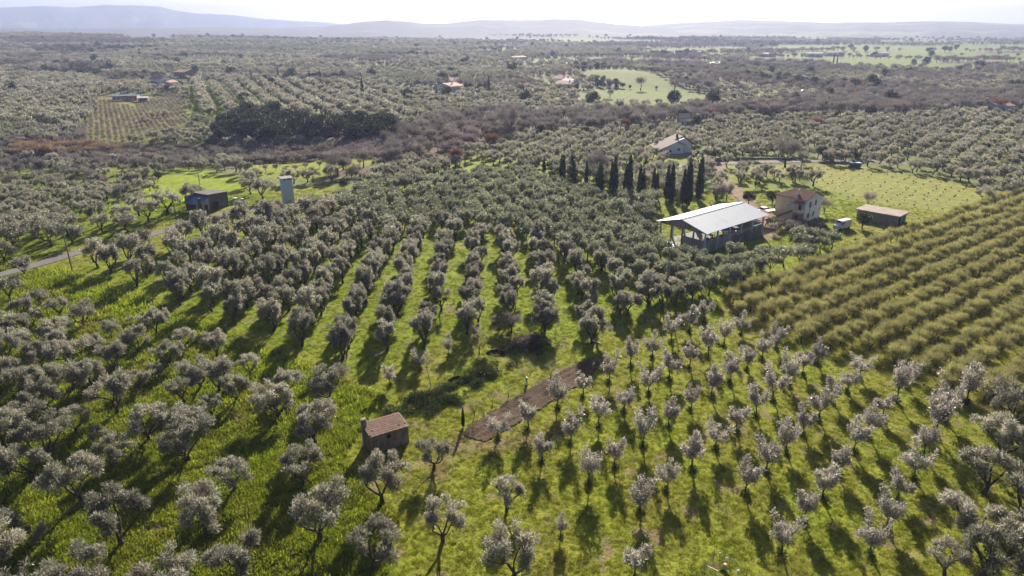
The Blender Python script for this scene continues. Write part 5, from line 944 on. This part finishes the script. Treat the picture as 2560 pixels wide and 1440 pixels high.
def wire(a, b, sag, lab):
    a, b = np.array(a), np.array(b); t = np.linspace(0, 1, 24)[:, None]; p = a + (b - a) * t; p[:, 2] -= sag * 4 * (t * (1 - t))[:, 0]; q = meshobj('overhead_wire', npmesh('overhead_wire', *tubes([(p, np.full(24, .012))], 3), [M['pole']])); tag(q, lab, 'wire', 'overhead wires')
wire(TOP[4], TOP[5], 2.2, 'thin wire sagging in front of the cypress line'); wire(TOP[9], TOP[8], .8, 'pale wire rising right from the cedar to the valley pole'); #wire(TOP[0], TOP[3], 1.8, 'thin wire from the left lane pole back to the scrub'); #wire(TOP[4], TOP[6], 1.5, 'thin wire from the middle grove pole to the pole below the barn')
# fence posts along lane and meadow
for i in range(14):
    t = i / 13; g_ = G(150 + 260 * t, 642 - 68 * t); g_ = (g_[0], g_[1] + 4.0); q = meshobj('fence_post', MB().box(-.05, .05, -.05, .05, -.2, 1.2).mesh('fence_post', M['wood'])); tag(q, f'thin wooden fence post beside the lane, {ordn(i + 1)} from the left', 'fence post', 'fence posts along the lane'); q.location = (*g_, tz(*g_))
# enclosure in the foreground ------------------------------------------------------------
ep = [(1738, 1437), (1760, 1408), (1783, 1376), (1823, 1390), (1864, 1424)]
o = thing('wire_enclosure', 'small wire mesh pen of posts on the grass at the bottom edge', 'enclosure', (*G(1783, 1405), 0)); ox, oy = G(1783, 1405); eg = [G(px, py + 26) for px, py in ep] + [G(1868, 1475), G(1800, 1500), G(1738, 1475)]
eg = [(a - ox, b - oy) for a, b in eg]
for (a, b) in eg: MB().tube([(a, b, -.1), (a, b, 1.55)], .028, 5).part('post', M['wood'], o)
m = MB()
for (p_, q_) in zip(eg[:-1], eg[1:]):
    L_ = math.dist(p_, q_); n_ = max(2, int(L_ / .16))
    for k in range(n_ + 1): t = k / n_; x_, y_ = p_[0] + (q_[0] - p_[0]) * t, p_[1] + (q_[1] - p_[1]) * t; m.tube([(x_, y_, 0), (x_, y_, 1.3)], .006, 3)
    for z_ in np.arange(.1, 1.35, .16): m.tube([(*p_, z_), (*q_, z_)], .006, 3)
q = m.part('wire_mesh', mat('green_wire', (.05, .12, .07), .6, .3, .05), o); q['kind'] = 'stuff'
m = MB(); gx0, gy0 = G(1767, 1440); gx1, gy1 = G(1792, 1452); a = (gx0 - ox, gy0 - oy); b = (gx1 - ox, gy1 - oy); m.tube([(*a, .1), (*a, 1.2), (*b, 1.2), (*b, .1)], .035, 5).tube([(*a, .65), (*b, .65)], .02, 4); m.part('gate', M['white'], o)
for px, py, lab, c1, sz in [(1798, 1384, 'small white bag caught on the wire pen', 'white', .16), (1815, 1398, 'white jug hanging at the back of the wire pen', 'white', .2), (1844, 1430, 'white and blue jug on a stake at the right of the pen', 'white', .22)]:
    g_ = G(px, py + 14); q = thing('plastic_jug', lab, 'jug', (*g_, tz(*g_))); MB().tube([(0, 0, 0), (0, 0, .7)], .02, 5).part('stake', M['wood'], q); MB().tube([(0, 0, .6), (0, 0, .62), (0, 0, .62 + sz), (0, 0, .62 + sz * 1.4)], [sz * .5, sz * .7, sz * .7, sz * .25], 10).part('bottle', M[c1], q)
g_ = G(1811, 1424); q = thing('feed_bucket', 'blue bucket with orange top inside the wire pen', 'bucket', (*g_, tz(*g_))); MB().tube([(0, 0, 0), (0, 0, .55)], [.17, .22], 12).part('body', mat('light_blue_plastic', (.25, .42, .62), .5, .4, .05), q); MB().tube([(0, 0, .55), (0, 0, .72)], [.23, .16], 12).part('lid', mat('peach_plastic', (.75, .38, .16), .5, .4, .05), q)
g_ = G(1316, 962); q = thing('wrapping_cloth', 'green and white cloth wrapped round the fruit tree trunk', 'cloth', (*g_, tz(*g_))); MB().tube([(0, 0, 0), (.03, 0, .4), (0, 0, .8)], [.2, .17, .14], 8).part('white_band', M['white'], q); MB().tube([(.02, 0, .8), (.06, 0, 1.25)], [.16, .12], 8).part('green_band', M['green'], q)
# ------------------------------------------------------------------ grass
gm = leafmat('grass_blades', (1, 1, 1), (1, 1, 1), .6, .45, .35, .25, .25)
nt = gm.node_tree; vm = [n for n in nt.nodes if n.type == 'VECT_MATH'][0]; at_ = nt.nodes.new('ShaderNodeAttribute'); at_.attribute_type = 'INSTANCER'; at_.attribute_name = 'gcol'; nt.links.new(at_.outputs['Vector'], vm.inputs[0])
def tuft(seed, n, h, rr_, wd, lay=.5):
    rg = np.random.default_rng(seed); a = rg.uniform(0, 6.28, n); q = rr_ * np.sqrt(rg.uniform(0, 1, n)); p = np.stack([np.cos(a) * q, np.sin(a) * q, np.full(n, -.03)], 1)
    d = rg.normal(size=(n, 3)) * lay; d[:, 2] = 1; d /= np.linalg.norm(d, axis=1, keepdims=True); l = h * rg.uniform(.5, 1.25, n)[:, None]; s = np.cross(d, rg.normal(size=(n, 3))); s /= np.linalg.norm(s, axis=1, keepdims=True)
    V = np.stack([p - s * wd, p + s * wd, p + d * l + s * wd * .2, p + d * l - s * wd * .2], 1).reshape(-1, 3); return npmesh('grass_tuft', V, np.arange(4 * n).reshape(n, 4), [gm])
TU = [tuft(i, 26, .22, .32, .028) for i in range(4)] + [tuft(10 + i, 40, .42, .45, .045, .8) for i in range(4)]
pts = []; cols = []
def scat(d0, d1, dens, sc0):
    n = int(.80 * (d1 ** 2 - d0 ** 2) * dens); d = np.sqrt(RNG.uniform(d0 ** 2, d1 ** 2, n)); a = RNG.uniform(-.76, .76, n); X = d * np.sin(a); Y = d * np.cos(a); k = (~inpoly(X + .5 * wob(X, Y, 2.1, 3), Y + .5 * wob(X, Y, 1.9, 5), ZPL) | (RNG.uniform(0, 1, n) < .05)) & (dpoly(X, Y, ROAD) > 3.1) & (dpoly(X, Y, TRK) > 1.6)
    X = X[k]; Y = Y[k]; lush = inpoly(X, Y, ZL) | (dpoly(X, Y, [G(110, 690), G(330, 770), G(560, 870), G(720, 945), G(880, 1010)]) < 4) | inpoly(X, Y, ZG1); clump = wob(X, Y, 3.1, 2) + wob(X, Y, 1.3, 9) + RNG.normal(0, .5, X.size)
    clump = clump - 1.6 * baremask(X, Y)
    keep = np.where(lush, clump > -.55, clump > -.1); X, Y, lush, clump = X[keep], Y[keep], lush[keep], clump[keep]
    ok = np.ones(X.size, bool)
    for (c, r_) in BLD: ok &= np.hypot(X - c[0], Y - c[1]) > r_ * .55
    X, Y, lush, clump = X[ok], Y[ok], lush[ok], clump[ok]
    C_ = groundcol(X, Y) * RNG.uniform(.8, 1.35, X.size)[:, None] * (1 + .18 * clump)[:, None]; Zt = terr(X, Y); ro = RNG.uniform(0, 6.28, X.size); ss = sc0 * np.where(lush, 1.0 + .3 * np.clip(clump, -.5, 1.5), .75) * RNG.uniform(.7, 1.3, X.size); ix = np.where(lush, 4, 0) + RNG.integers(0, 4, X.size)
    pts.extend(zip(X, Y, Zt, ro, ss, ix)); cols.append(np.clip(C_, .005, 1) * 1.15)
scat(44, 85, 11, 1.0); scat(85, 135, 5, 1.25); scat(135, 230, 1.6, 1.9)
gn_scatter('grass', 'short and lush green grass between the trees', pts, TU, np.concatenate(cols))
# ------------------------------------------------------------------ haze
hz = MB().box(-12000, 12000, -9000, 12000, -60, 330).mesh('haze', M['white']); hz.materials.clear(); hm = bpy.data.materials.new('haze'); hm.use_nodes = True; n = hm.node_tree.nodes; n.remove(n['Principled BSDF']); pv = n.new('ShaderNodeVolumePrincipled')
pv.inputs['Color'].default_value = (.39, .465, .74, 1); pv.inputs['Density'].default_value = 1.55e-4; pv.inputs['Anisotropy'].default_value = .22; hm.node_tree.links.new(pv.outputs[0], n['Material Output'].inputs['Volume']); hz.materials.append(hm)
o = meshobj('haze', hz); o['kind'] = 'stuff'; o['label'] = 'pale blue winter haze over the plain'
